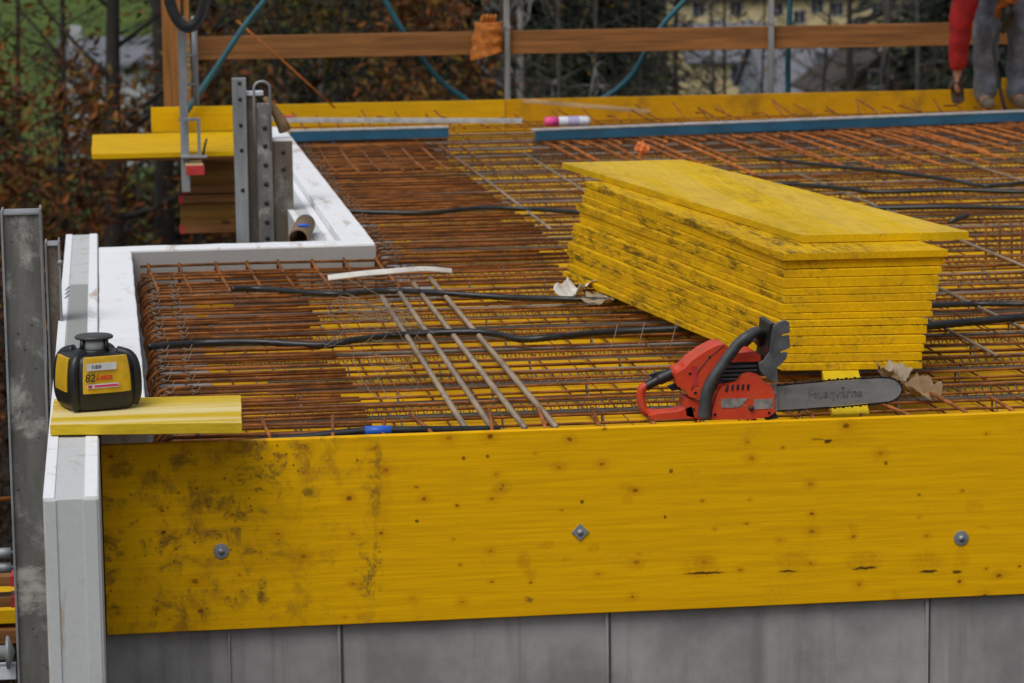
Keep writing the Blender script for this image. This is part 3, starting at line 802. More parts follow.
# hand guard: curved plate with two slots
hg = [(513,45),(530,33),(552,27),(566,33),(569,66),(562,70),(540,74),(540,82),(566,78),(570,118),(561,124),(536,132),(536,140),(562,136),(556,158),(535,178),(524,186),(527,240),(510,236),(490,222),(466,195),(462,172),(482,160),(500,135),(505,90)]
sawprism(hg, -.09, -.074, 'hand_guard', 'guardgrey', .003)
sawprism([(505,40),(520,36),(522,120),(505,170),(492,205),(478,190),(494,150)], -.075, .06, 'guard_web', 'black', .003)
# guide bar and chain
bx0, bx1 = 500, 968
def barpts(off):
    out = []
    top = [(bx0, 262-off), (600, 254-off), (760, 246-off), (890, 243-off)]
    bot = [(890, 325+off), (760, 332+off), (600, 338+off), (bx0, 340+off)]
    tip = []
    for k in range(1, 10):
        a = PI/2 - PI*k/10
        tip.append((905+(63+off)*math.cos(a), 284-(41+off)*math.sin(a)))
    return top+tip+bot
gb = sawprism(barpts(0), -.062, -.057, 'guide_bar', 'bar', .0008)
mb = MB(); bp = barpts(4)
path = [sawfn(sz(*p)[0], -.0595, sz(*p)[1]) for p in bp]
dense = []
for i in range(len(path)-1):
    n = max(1, int((path[i+1]-path[i]).length/.004)); dense += [path[i].lerp(path[i+1], k/n) for k in range(n)]
mb.tube(dense, .0022, 5)
cen = sawfn(sz(730,290)[0], -.0595, sz(730,290)[1])
for i in range(1, len(dense)-1, 3):
    t = (dense[i+1]-dense[i-1]).normalized(); nrm = V((t.z, 0, -t.x))
    nrm = V((-t.z, 0, t.x))
    c = dense[i]; m_ = Matrix(((t.x, 0, nrm.x, c.x), (0, 1, 0, c.y), (t.z, 0, nrm.z, c.z), (0, 0, 0, 1)))
    hgt = .0045 if i % 2 else .0025
    mb.box(-.0036, .0034, -.0034, .0034, -.001, hgt, m_)
mb.build('chain', M['chain'], saw)
M['faded'] = m_plain('faded_print', (.17, .17, .172), .6, .3, .5, 60)
text_obj('lettering', 'Husqvarna', .036, M['faded'], gb, (sawfn(sz(735,290)[0], -.0627, sz(735,290)[1])-sawW), (PI/2, 0, 0), .05, .0003, .0004)
sawprism([(508,250),(530,252),(530,345),(508,345)], -.07, -.056, 'bar_mount', 'sawlabel', .001)

# ------------------------------------------------------------------ laser level
lv = thing('laser_level', 'yellow and black rotating laser level marked 82 standing on the short board', 'laser level', (-.003, .125, .0858))
LW = V(lv.location); rot = Matrix.Rotation(math.radians(17), 4, 'Z')
def lp(x, y, z): return LW + rot @ V((x, y, z))
def lathe_l(prof, n, name, mat, sq, parent=lv, bevel=0):
    mb = MB(); mb.lathe(prof, n, LW, sq, axis=rot); return mb.build(name, M[mat], parent, bevel=bevel)
lathe_l([(.076, 0), (.094, .006), (.100, .020), (.102, .060), (.1, .1), (.095, .138), (.088, .150), (.062, .156), (.052, .158)], 48, 'base_housing', 'black', 1.6)
def ring_panel(a0, a1, z0, z1, off, name, mat, parent=lv):
    # shell panel wrapped on the housing
    mb = MB(); n = 14; rows = 6; vs = []
    def rad(z): return .102 - .008*max(0, (z-.06)/.08)**2 + off
    for j in range(rows+1):
        z = z0+(z1-z0)*j/rows
        for i in range(n+1):
            a = math.radians(a0+(a1-a0)*i/n); ca, sa = math.cos(a), math.sin(a)
            q = (abs(ca)**3.6+abs(sa)**3.6)**(-1/3.6); r = rad(z)*q
            vs.append(lp(r*ca, r*sa, z))
    for j in range(rows+1):
        z = z0+(z1-z0)*j/rows
        for i in range(n+1):
            a = math.radians(a0+(a1-a0)*i/n); ca, sa = math.cos(a), math.sin(a)
            q = (abs(ca)**3.6+abs(sa)**3.6)**(-1/3.6); r = (rad(z)-.012)*q
            vs.append(lp(r*ca, r*sa, z))
    fs = []; k = (n+1)*(rows+1)
    for j in range(rows):
        for i in range(n):
            a = j*(n+1)+i; fs.append((a, a+1, a+n+2, a+n+1)); fs.append((a+k, a+k+n+1, a+k+n+2, a+k+1))
    for i in range(n):
        fs.append((i, i+k, i+1+k, i+1)); a = rows*(n+1)+i; fs.append((a, a+1, a+1+k, a+k))
    for j in range(rows):
        a = j*(n+1); fs.append((a, a+n+1, a+n+1+k, a+k)); a = a+n; fs.append((a, a+k, a+n+1+k, a+n+1))
    mb.add(vs, fs, False); return mb.build(name, M[mat], parent, bevel=.002)
fp = ring_panel(-124, -52, .052, .152, .004, 'front_panel', 'ly')
ring_panel(-205, -150, .054, .148, .004, 'side_panel', 'ly')
ring_panel(-20, 25, .054, .148, .004, 'side_panel', 'ly')
ring_panel(60, 120, .054, .148, .004, 'rear_panel', 'ly')
# corner bumpers / handle
for a in (-137, -33, 47, 133):
    c, s_ = math.cos(math.radians(a)), math.sin(math.radians(a)); d = V((c, s_, 0))
    pts = [(.108, .012), (.1185, .04), (.119, .09), (.113, .125), (.098, .146), (.066, .155)]
    mb = MB(); mb.tube(spline([lp(d.x*r, d.y*r, z) for r, z in pts], 4), .0155, 10)
    mb.build('corner_bumper', M['black'], lv)
# rotating head
lathe_l([(.052, .152), (.050, .160), (.047, .163)], 32, 'head_base', 'black', 0)
lathe_l([(.040, .160), (.040, .190)], 24, 'lens_housing', 'lens', 0)
mb = MB(); mb.lathe([(.014, .160), (.020, .170), (.016, .190)], 14, LW); mb.build('rotor', M['engine'], lv)
for k in range(4):
    a = math.radians(k*90+28); d = V((math.cos(a), math.sin(a), 0))
    mb = MB(); mb.tube([lp(d.x*.050, d.y*.050, .158), lp(d.x*.046, d.y*.046, .192)], .0065, 8); mb.build('head_pillar', M['black'], lv)
lathe_l([(.040, .190), (.053, .191), (.055, .196), (.050, .200), (.03, .203), (.012, .2045)], 32, 'head_cap', 'charcoal', 0)
# stickers on the front panel (flat, facing the panel normal)
fr = (math.radians(90), 0, math.radians(17))
def lpp(x, y, z): return lp(x, y, z)-LW - (fp.location)
mb = MB()
mb.box(-.056, .030, -.1082, -.1050, .117, .136, Matrix.Translation(LW) @ rot); mb.build('white_sticker', M['label'], fp)
text_obj('lettering', 'NBR', .015, M['ink'], fp, lpp(-.028, -.1085, .1265), fr, .1)
text_obj('lettering', '82', .030, M['ink'], fp, lpp(-.048, -.1085, .096), fr, .15, .0004, .0003)
lv.scale = (.94, .94, .96); lv.location.x -= .004
text_obj('lettering', 'Leica', .023, M['redink'], fp, lpp(-.008, -.1085, .098), fr, .35, .0004, .0006)
mb = MB(); mb.box(-.060, .032, -.1082, -.1050, .068, .079, Matrix.Translation(LW) @ rot); mb.build('info_strip', M['label'], fp)
mb = MB(); mb.box(-.040, .030, -.1088, -.1075, .0705, .0765, Matrix.Translation(LW) @ rot); mb.box(-.058, -.046, -.1088, -.1075, .0695, .0775, Matrix.Translation(LW) @ rot); mb.build('info_print', M['magenta'], fp)

# ------------------------------------------------------------------ steel uprights at the left
def channel_post(x0, x1, yf, z0, z1, mat, label, dep=.10, holes=(), lean=0):
    root = thing('steel_upright', label, 'steel upright', ((x0+x1)/2, yf, z0))
    mb = MB(); mb.box(x0, x1, yf, yf+.006, z0, z1-.004); mb.build('web', M[mat], root, bevel=.001)
    mb = MB(); mb.box(x1, x1+.007, yf-.012, yf+dep, z0, z1+.012); mb.build('flange', M['galv'], root, bevel=.0015)
    mb = MB(); mb.box(x0-.007, x0, yf-.012, yf+dep, z0, z1+.008); mb.build('flange', M['galv'], root, bevel=.0015)
    mb = MB(); mb.box(x0-.007, x1+.007, yf-.008, yf+dep, z1-.004, z1+.002); mb.build('end_cap', M['galv'], root, bevel=.001)
    for (hz, r) in holes:
        mb = MB(); mb.lathe([(r, 0), (r, .004), (r*.6, .005), (0, .005)], 12, ((x0+x1)/2, yf-.0005, hz), axis=Matrix.Rotation(PI/2, 4, 'X'), caps=False)
        mb.build('bolt_head', M['engine'], root)
    root.rotation_euler = (0, lean, 0)
    return root
channel_post(-.264, -.160, 1.0, -2.2, .515, 'soldier', 'broad cement-splashed steel upright at the left edge of the photo', .12)
r2 = channel_post(-.160, -.125, 2.0, -1.6, .305, 'browned', 'narrow steel upright just behind the broad cement-splashed one', .10)
mb = MB(); mb.lathe([(.011, 0), (.011, .012), (0, .013)], 6, (-.118, 2.0, .245), axis=Matrix.Rotation(PI/2, 4, 'X'), caps=False); mb.build('nut', M['galv'], r2)
Yp = 5.6
def X5(px, y=150): return ay(px, y, Yp).x
def Z5(py, px=250): return ay(px, py, Yp).z
# left perforated bar
root = thing('steel_upright', 'tall thin perforated galvanised upright, left one of the group by the back kerb', 'steel upright', (X5(240), Yp, -1.0))
mb = MB(); xa, xb = X5(232, 80), X5(246, 80); xc, xd = X5(238, 240), X5(249, 240)
mb.hexa([V((xc+.0, Yp, -1.0)), V((xd, Yp, -1.0)), V((xd, Yp+.05, -1.0)), V((xc, Yp+.05, -1.0))], [V((xa, Yp, Z5(78))), V((xb, Yp, Z5(78))), V((xb, Yp+.05, Z5(78))), V((xa, Yp+.05, Z5(78)))])
mb.build('bar', M['galv'], root, bevel=.003)
mb = MB(); R_ = Matrix.Rotation(PI/2, 4, 'X')
for py in (83, 99, 125, 150, 190): MB().lathe([(.009, 0), (.009, .003), (0, .003)], 12, (X5(239.5+(py-83)*.03, py), Yp-.0005, Z5(py)), axis=R_, caps=False).build('hole', M['ink'], root)
pass
# middle double channel with loop strap
root = thing('steel_upright', 'rust-brown channel upright with rounded lifting loop on top, middle of the group', 'steel upright', (X5(260), Yp, -1.0))
mb = MB(); mb.box(X5(246), X5(258), Yp+.03, Yp+.09, -1.0, Z5(96)); mb.build('back_channel', M['browned'], root, bevel=.002)
mb = MB(); mb.box(X5(257), X5(272), Yp-.02, Yp-.012, -1.0, Z5(103)); mb.build('perforated_web', M['soldier'], root, bevel=.002)
mb = MB(); mb.box(X5(246), X5(265), Yp+.02, Yp+.095, Z5(96), Z5(92)); mb.build('top_plate', M['label'], root, bevel=.001)
mb = MB()
for py in (128, 146, 165, 184, 203, 222, 238): MB().lathe([(.011, 0), (.011, .003), (0, .003)], 12, (X5(265), Yp-.0205, Z5(py)), axis=R_, caps=False).build('hole', M['ink'], root)
pass
mb = MB(); pts = [V((X5(255), Yp-.024, Z5(150)))]+[V((X5(263)+ (X5(271)-X5(255))/2*math.cos(a), Yp-.024, Z5(88)+.03*math.sin(a))) for a in [PI*(1-k/10) for k in range(11)]]+[V((X5(271), Yp-.024, Z5(150)))]
mb.tube(pts, .006, 8); mb.build('lifting_loop', M['galv'], root)
mb = MB(); q = [(266, 98, .0), (275, 110, .02), (282, 122, .03), (286, 132, .04)]
mb.tube([V((X5(x), Yp+.0+d, Z5(y))) for x, y, d in q], [.012, .02, .026, .03], 8); mb.build('webbing', M['card'], root)
# right brown plate
root = thing('steel_upright', 'short brown flat-faced steel upright touching the back kerb, right one of the group', 'steel upright', (X5(282), Yp, -1.0))
mb = MB(); mb.box(X5(272.5), X5(292.5), Yp, Yp+.10, -1.0, Z5(142)); mb.build('body', M['browned'], root, bevel=.003)
mb = MB(); mb.box(X5(273), X5(292), Yp+.003, Yp+.10, Z5(142), Z5(141)+.008); mb.build('end_cap', M['white'], root, bevel=.001)
mb = MB()
for px, py in ((283, 153), (283, 170)): MB().lathe([(.010, 0), (.010, .002), (0, .002)], 12, (X5(px), Yp-.0005, Z5(py)), axis=R_, caps=False).build('hole', M['ink'], root)
pass
# cardboard tube resting beside
p = az(298, 240, .012)
mb = MB(); pts = [V((.80, 4.22, .018)), V((.835, 4.75, .018))]
n = 18
mb.lathe([(.042, 0), (.042, .55), (.0, .55), (.0, .54), (.036, .54), (.036, 0), (.042, 0)], 20, (.795, 4.12, .052), axis=Matrix.Rotation(-PI/2, 4, 'X') @ Matrix.Rotation(.12, 4, 'Y'), caps=False)
tag(mb.build('cardboard_tube', M['card']), 'short brown cardboard tube lying behind the cross kerb corner', 'tube')
mb = MB(); mb.tube([V((.80, 4.20, .097)), V((.825, 4.21, .100)), V((.845, 4.20, .094))], .007, 7)
tag(mb.build('plastic_clip', M['bluetape']), 'small bright blue plastic clip on the cardboard tube', 'clip')

# ------------------------------------------------------------------ platform at the back left
def pxY(x, y, Y): return ay(x, y, Y)
mb = MB(); mb.box(-.03, .735, 7.75, 8.25, 0.074, 0.101); 
tag(roughen(mb.build('platform_board', M['platform'], bevel=.002), .002, 5, 14), 'yellow platform board overhanging left of the guard post, front one of two', 'board')
mb = MB(); mb.box(-.025, .735, 7.765, 7.80, .058, .072)
tag(mb.build('edge_batten', M['timber'], bevel=.002), 'thin brown batten under the front edge of the platform boards', 'batten')
mb = MB(); mb.box(-.028, .79, 8.255, 8.98, 0.075, 0.103)
tag(roughen(mb.build('platform_board', M['platform'], bevel=.002), .002, 5, 14), 'yellow platform board overhanging left of the guard post, rear one of two', 'board')
mb = MB(); mb.box(.30, .80, 9.0, 9.027, .104, .245)
tag(mb.build('toe_board', M['platform'], bevel=.002), 'upright yellow toe board on edge behind the platform boards', 'board')
# timber I-beams carrying the platform
def h20(yc, x0, x1, zt, label):
    root = thing('timber_beam', label, 'timber beam', ((x0+x1)/2, yc, zt-.20))
    mb = MB(); mb.box(x0, x1, yc-.04, yc+.04, zt-.04, zt); mb.build('flange', M['timber'], root, bevel=.003)
    mb = MB(); mb.box(x0, x1, yc-.04, yc+.04, zt-.20, zt-.16); mb.build('flange', M['timber'], root, bevel=.003)
    mb = MB(); mb.box(x0+.002, x1, yc-.014, yc+.014, zt-.16, zt-.04); mb.build('web', M['webwood'], root)
    mb = MB(); mb.box(x0-.003, x0+.02, yc-.041, yc+.041, zt-.041, zt+.001); mb.box(x0-.003, x0+.02, yc-.041, yc+.041, zt-.201, zt-.159); mb.build('red_end', M['redend'], root)
    return root
h20(8.05, .44, .78, .058, 'timber I-beam with red painted end under the platform, upper and nearer one')
h20(8.62, .45, .82, .058, 'timber I-beam with red painted end under the platform, rear one')
h20(8.02, .42, .78, -.150, 'timber I-beam with red painted end hanging lowest under the platform')
root = thing('timber_bracket', 'pale timber beam end with red tip pointing at the camera under the guard post', 'timber beam', (.50, 7.55, -.04))
mb = MB(); mb.box(.445, .535, 7.45, 8.0, .010, .055); mb.build('beam', M['pale_wood'], root, bevel=.003)
mb = MB(); mb.box(.444, .536, 7.44, 7.46, .009, .056); mb.build('red_end', M['redend'], root)
# guard post
gp = thing('guard_post', 'galvanised guard rail post clamped to the platform below the black cable coil', 'guard post', (.45, 7.7, -.12))
mb = MB(); a, b_ = pxY(177, 20, 7.7), pxY(185.5, 20, 7.7)
mb.box(a.x, b_.x, 7.68, 7.70, -.10, .80); mb.build('flat_bar', M['galv'], gp, bevel=.002)
mb = MB(); a = pxY(194, 20, 7.75); mb.tube([V((a.x, 7.76, .34)), V((a.x, 7.76, .80))], .016, 10); mb.build('tube', M['galv'], gp)
mb = MB(); mb.tube([V((.47, 7.72, .60)), V((.53, 7.75, .60))], .006, 6); mb.tube([V((.47, 7.72, .45)), V((.53, 7.75, .45))], .006, 6); mb.build('cross_pins', M['galv'], gp)
mb = MB(); a = pxY(188, 60, 7.78); mb.box(a.x-.012, a.x+.014, 7.77, 7.79, .42, .68); mb.build('wood_wedge', M['pale_wood'], gp, bevel=.002)
mb = MB()
x0, x1 = pxY(184, 120, 7.65).x, pxY(200, 120, 7.65).x
zt, z0 = pxY(190, 118, 7.65).z, pxY(190, 155, 7.65).z
mb.box(x0, x1, 7.62, 7.66, zt-.014, zt); mb.box(x1-.016, x1, 7.62, 7.66, z0, zt-.014); mb.box(x0-.02, x1+.03, 7.60, 7.68, z0-.012, z0)
mb.build('clamp', M['galv'], gp, bevel=.0015)
mb = MB(); mb.tube([V((x1+.01, 7.62, z0)), V((x1+.02, 7.615, z0+.05)), V((x1+.03, 7.61, z0+.085))], .006, 6); mb.build('clamp_handle', M['engine'], gp)
# cable coil
c = pxY(187, -22, 7.6); mb = MB()
for k in range(14):
    rx = .080+.011*(k % 5)+random.uniform(-.003, .003); rz = .225+.012*(k % 5)+random.uniform(-.006, .006)
    pts = [(c.x+rx*math.cos(a), 7.575+.014*(k//5)+.004*math.sin(2*a+k), c.z+rz*math.sin(a)) for a in [2*PI*i/40 for i in range(40)]]
    mb.tube(pts, .0085, 7, closed=True)
tag(mb.build('cable_coil', M['blackrub']), 'coil of black cable hanging on the guard post', 'cable coil')
# wooden post behind
mb = MB(); mb.box(.425, .545, 11.5, 11.56, .02, 1.45)
tag(mb.build('timber_post', M['timberz'], bevel=.003), 'upright orange-brown timber post left of the handrail', 'timber post')
mb = MB(); a = pxY(188, 90, 11.45); mb.box(a.x-.012, a.x+.02, 11.47, 11.50, .05, 1.2)
tag(mb.build('timber_batten', M['timberz'], bevel=.002), 'narrow upright timber batten beside the orange-brown post', 'batten')

# ------------------------------------------------------------------ far edge
mb = MB(); mb.box(.9, 2.60, 11.30, 11.327, -.20, .083)
tag(roughen(mb.build('far_board', M['farboard'], bevel=.002), .003, 3, 20), 'yellow board on edge along the far side of the deck, left length', 'formwork board')
mb = MB(); mb.box(2.603, 7.3, 11.305, 11.332, -.20, .084)
tag(roughen(mb.build('far_board', M['farbrown'], bevel=.002), .003, 3, 30), 'browner yellow board on edge along the far side of the deck, right length', 'formwork board')
mb = MB(); mb.box(5.92, 6.02, 11.34, 11.38, -.1, .15)
tag(mb.build('board_end', M['farboard'], bevel=.002), 'yellow board end sticking up by the worker at the far edge', 'board')
mb = MB(); mb.box(.645, 7.2, 11.60, 11.635, .358, .508)
tag(mb.build('handrail_board', M['timber'], bevel=.003), 'long brown timber handrail board along the far edge', 'handrail')
for (px, lab) in ((507, 'galvanised rail post behind the orange glove'), (771, 'galvanised rail post beside the vertical teal hose')):
    x = ay(px, 50, 11.57).x
    root = thing('rail_post', lab, 'rail post', (x, 11.57, -.2))
    mb = MB(); mb.box(x-.018, x+.018, 11.55, 11.59, -.2, 1.0); mb.build('tube', M['galv'], root, bevel=.004)
    mb = MB(); mb.box(x-.03, x+.02, 11.585, 11.66, .340, .355); mb.box(x-.022, x+.022, 11.545, 11.595, .52, .55); mb.build('rail_hook', M['galv'], root, bevel=.002)
# teal hoses
def hose(pxs, Y, r, label):
    pts = spline([ay(x, y, Y) for x, y in pxs], 8); mb = MB(); mb.tube(pts, r, 8)
    return tag(mb.build('hose', M['teal'], recalc=False), label, 'hose')
hose([(300, -60), (285, -25), (265, 0), (243, 28), (225, 55), (204, 86), (185, 114), (181, 122)], 8.95, .0165, 'teal hose slanting down past the guard post at the left')
hose([(360, -60), (372, -28), (385, 0), (402, 30), (421, 58), (442, 82), (466, 100), (500, 122)], 11.75, .019, 'teal hose slanting down behind the handrail left of the orange glove')
hose([(715, -50), (700, -20), (685, 0), (665, 22), (650, 44), (634, 72), (616, 90), (598, 101), (570, 118)], 11.75, .019, 'teal hose curving down behind the middle of the handrail')
hose([(791, -60), (790, 0), (788, 50), (788, 95), (787, 130)], 11.78, .019, 'teal hose hanging straight down by the right rail post')
# thin slanting rod
mb = MB(); mb.tube([ay(236, 20, 11.15), ay(280, 58, 11.15), ay(335, 108, 11.15)], .0065, 6)
tag(mb.build('slanting_rod', M['rust_bright']), 'thin orange rusty rod leaning across below the handrail at the left', 'rod')
# orange glove on the rail post
p = ay(487, 35, 11.52); root = thing('work_glove', 'orange work glove draped over the handrail by the post', 'glove', (p.x, 11.55, .38))
def skin_obj(name, verts, edges, radii, mat, parent=None, base=(0, 0, 0), sub=2, root_i=0):
    me = bpy.data.meshes.new(name); base = V(base)
    me.from_pydata([V(v)-base for v in verts], edges, []); me.update()
    o = bpy.data.objects.new(name, me); COL.objects.link(o); me.materials.append(mat)
    o.modifiers.new('skin', 'SKIN'); sl = me.skin_vertices
    if not sl:
        bm = bmesh.new(); bm.from_mesh(me); bm.verts.layers.skin.verify(); bm.to_mesh(me); bm.free(); sl = me.skin_vertices
    for i, r in enumerate(radii):
        rr = r if hasattr(r, '__len__') else (r, r)
        sl[0].data[i].radius = rr; sl[0].data[i].use_root = (i == root_i)
    s = o.modifiers.new('sub', 'SUBSURF'); s.levels = sub; s.render_levels = sub
    o.modifiers['skin'].use_smooth_shade = True
    if parent is not None:
        o.parent = parent; o.location = base-wloc(parent)
    else: o.location = base
    return o
def hand(palm, wrist, down, side, L=.085, rad=.011, mat=None):
    """five fingers growing from a palm: returns verts, edges, radii relative to index 0 = wrist, 1 = palm"""
    verts = [V(wrist), V(palm)]; edges = [(0, 1)]; radii = [.030, (.042, .022)]
    for k, (o_, l_) in enumerate(((-.030, .82), (-.011, 1.0), (.011, .95), (.030, .74))):
        b = V(palm)+side*o_+down*.022
        i = len(verts)
        fw = down.cross(side).normalized()
        verts += [b+down*.02, b+down*(.02+L*l_*.5)+fw*.006, b+down*(.02+L*l_*.95)+fw*.026]
        edges += [(1, i), (i, i+1), (i+1, i+2)]; radii += [rad*1.1, rad, rad*.8]
    i = len(verts); fw = down.cross(side).normalized(); b = V(wrist).lerp(V(palm), .6)
    verts += [b-side*.045+down*.01+fw*.012, b-side*.060+down*.045+fw*.026]
    edges += [(1, i), (i, i+1)]; radii += [rad*1.25, rad]
    return verts, edges, radii
gv = MB(); rows = 16; n = 28; c0 = ay(487, 32, 11.50)
for j in range(rows+1):
    t = j/rows; z = .355+.215*t
    for k in range(n):
        a = 2*PI*k/n; rx = .108-.018*t+.0035*math.sin(t*17+math.cos(a)*2.2); ry = .055-.012*t+.004*math.sin(t*17+1)
        q = 1+.10*noise.noise(V((math.cos(a)*1.5, math.sin(a)*1.5, t*4)))
        gv.v.append(V((c0.x+.014*t+rx*math.cos(a)*q, 11.53+ry*math.sin(a)*q, z+(.030*math.cos(a)*(-1))*(1-t)*-1)))
for j in range(rows):
    for k in range(n):
        l = (k+1) % n; gv.f.append((j*n+k, j*n+l, (j+1)*n+l, (j+1)*n+k)); gv.sm.append(True)
gv.f.append(tuple(range(rows*n, rows*n+n))); gv.sm.append(False)
gv.build('glove_body', M['glove'], root)
gv = MB()
for k in range(4):
    gv = MB(); b = V((c0.x-.03+k*.026, 11.52, .56)); gv.tube([b, b+V((.004, -.004, .035)), b+V((.012, -.02, .058))], [.016, .014, .010], 8); gv.build('finger', M['glove'], root)

# blue edge beams
def beam(a, b_, label, dep=.085):
    a, b_ = V(a), V(b_); d = (b_-a); d.z = 0; L = d.length; ang = math.atan2(d.y, d.x)
    root = thing('edge_beam', label, 'edge beam', (a.x, a.y, -.2))
    m_ = Matrix.Translation(V((a.x, a.y, 0))) @ Matrix.Rotation(ang, 4, 'Z')
    q = MB(); q.box(0, L, 0, .004, -.044, .012, m_); q.build('blue_fascia', M['blue'], root)
    q = MB(); q.box(-.001, L+.001, -.003, dep, .012, .020, m_); q.build('top_flange', M['beamtop'], root, bevel=.001)
    q = MB(); q.box(.002, L-.002, .05, .056, -.20, -.046, m_); q.build('grey_plate', M['greyplate'], root)
    for k in range(int(L/.5)):
        q = MB(); q.box(.25+k*.5, .27+k*.5, .006, .05, -.2, -.05, m_); q.build('support_leg', M['blue'], root)
    return root, m_
beam((1.13, 9.985, 0), (2.085, 10.02, 0), 'short blue steel beam with pale top by the back kerb')
br, bm_ = beam((2.555, 9.65, 0), (6.6, 10.40, 0), 'long blue steel beam with pale top across the far right of the deck')
for px in (665, 825, 975):
    p = az(px, 118, .02); q = MB(); t = bm_.inverted() @ p
    q.box(t.x-.055, t.x+.055, -.004, .03, .0195, .0225, bm_); q.build('white_tape', M['label'], br)
# pale aluminium lath
a, b_ = V((1.14, 10.62, .035)), V((2.55, 10.14, .035))
m_ = Matrix.Translation(a) @ Matrix.Rotation(math.atan2(b_.y-a.y, b_.x-a.x), 4, 'Z'); L = (b_-a).length
mb = MB(); mb.box(0, L, -.02, .02, -.014, .014, m_)
tag(mb.build('straightedge', M['beamtop'], bevel=.002), 'pale aluminium straightedge lying behind the short blue beam', 'straightedge')
# spray can
p = az(545, 122, .045); q = az(590, 121, .045)
can = thing('spray_can', 'pink and white marker spray can lying behind the end of the long blue beam', 'spray can', (p.x, p.y, .02))
d = (q-p).normalized(); ax_ = d.to_track_quat('Z', 'Y').to_matrix().to_4x4(); L = (q-p).length
mb = MB(); mb.lathe([(0, L*.30), (.029, L*.30), (.031, L*.32), (.031, L*.92), (.024, L*.97), (.014, L), (0, L)], 18, p, axis=ax_, caps=False); mb.build('can_body', M['label'], can)
mb = MB(); mb.lathe([(0, 0), (.027, 0), (.030, .01), (.030, L*.30), (0, L*.30)], 18, p, axis=ax_, caps=False); mb.build('cap', M['pink'], can)
mb = MB(); mb.lathe([(.0314, L*.5), (.0314, L*.75)], 18, p, axis=ax_, caps=False); mb.build('label', m_plain('lilac_label', (.42, .38, .62), .4), can)
# pale plank sliver
a, b_ = ay(523, 100, 10.95), ay(650, 111, 10.95)
mb = MB(); d = (b_-a); m_ = Matrix.Translation(a) @ Matrix.Rotation(-math.atan2(-d.z, d.x)*-1, 4, 'Y')
mb.box(0, d.length, -.012, .012, -.016, .010, m_)
tag(mb.build('loose_lath', M['pale_wood'], bevel=.001), 'pale wooden lath leaning on the far board behind the spray can', 'lath')
# crumpled film by the left end of the straightedge
def crumple(c, s, mat, name, label, cat, seed, stretch=(1, 1, .5)):
    bm = bmesh.new(); bmesh.ops.create_icosphere(bm, subdivisions=3, radius=s)
    for v in bm.verts:
        n = noise.noise(v.co*(2.2/s)+V((seed, 0, 0))); m2 = noise.noise(v.co*(6/s)+V((0, seed, 0)))
        v.co *= 1+.55*n+.25*m2; v.co.x *= stretch[0]; v.co.y *= stretch[1]; v.co.z *= stretch[2]
    me = bpy.data.meshes.new(name); bm.to_mesh(me); bm.free(); me.materials.append(mat)
    o = bpy.data.objects.new(name, me); COL.objects.link(o); o.location = c
    return tag(o, label, cat)
crumple(V((1.05, 10.75, .05)), .06, M['strip'], 'plastic_film', 'crumpled white plastic film at the left end of the straightedge', 'plastic film', 3, (1.3, .8, .6))
crumple(V((1.16, 10.63, .045)), .035, M['redend'], 'red_wrapper', 'small crumpled red wrapper next to the white film', 'wrapper', 5, (1.3, .8, .5))
p = az(642, 150, -.01); crumple(V((p.x, p.y, -.0)), .035, m_plain('orange_plastic', (.80, .20, .05), .6), 'orange_rag', 'bright orange rag caught on the bars in front of the long blue beam', 'rag', 8, (.9, .6, 1.1))
p = az(955, 178, -.02)
# curled paper pieces
def curl(c, w, r, turns, ang, mat, name, label, cat='paper'):
    mb = MB(); n = 16; vs = []
    for i in range(n+1):
        a = turns*2*PI*i/n
        for s in (0, 1):
            vs.append(V((s*w, math.cos(a)*r*(1-.25*i/n)+.15*r*s, math.sin(a)*r*(1-.25*i/n)+r)))
    m_ = Matrix.Translation(c) @ Matrix.Rotation(ang, 4, 'Z')
    mb.add([m_ @ v for v in vs], [(2*i, 2*i+2, 2*i+3, 2*i+1) for i in range(n)], True)
    o = mb.build(name, mat, recalc=False); s = o.modifiers.new('solid', 'SOLIDIFY'); s.thickness = .0012
    return tag(o, label, cat)
def scrap(c, w, h, ang, mat, name, label, seed, lift=.03):
    mb = MB(); n = 12; rn = random.Random(seed)
    m_ = Matrix.Translation(c) @ Matrix.Rotation(ang, 4, 'Z')
    for i in range(n+1):
        for k in range(n+1):
            u, v = i/n-.5, k/n-.5
            e = 1+.35*noise.noise(V((u*3+seed, v*3, 1)))
            z = lift*(abs(u)*1.8)**2 + .018*noise.noise(V((u*5, v*5, seed))) + .012*noise.noise(V((u*2.2, v*9, seed+3))) + .02*max(0, v)
            mb.v.append(m_ @ V((u*w*e, v*h*e, z+.012)))
    for i in range(n):
        for k in range(n):
            a = i*(n+1)+k; mb.f.append((a, a+n+1, a+n+2, a+1)); mb.sm.append(True)
    o = mb.build(name, mat, recalc=False); q_ = o.modifiers.new('solid', 'SOLIDIFY'); q_.thickness = .0012
    return tag(o, label, 'paper')
p = az(574, 293, -.02); scrap(V((p.x, p.y, -.034)), .10, .16, -.5, M['strip'], 'paper_scrap', 'crumpled white paper scrap at the lower left corner of the stack', 2, .045)
p = az(600, 300, -.02); scrap(V((p.x, p.y+.02, -.036)), .13, .10, -.6, M['paper'], 'paper_scrap', 'flat tan paper scrap tucked under the left edge of the stack', 3, .015)
p = az(922, 391, -.02); scrap(V((p.x-.01, p.y+.02, -.040)), .085, .15, .25, M['card'], 'paper_scrap', 'brown paper scrap at the tip of the chainsaw bar', 6, .035)
p = az(893, 378, -.02); scrap(V((p.x, p.y, -.034)), .06, .10, .5, M['paper'], 'paper_scrap', 'small torn tan paper scrap behind the tip of the chainsaw bar', 7, .045)
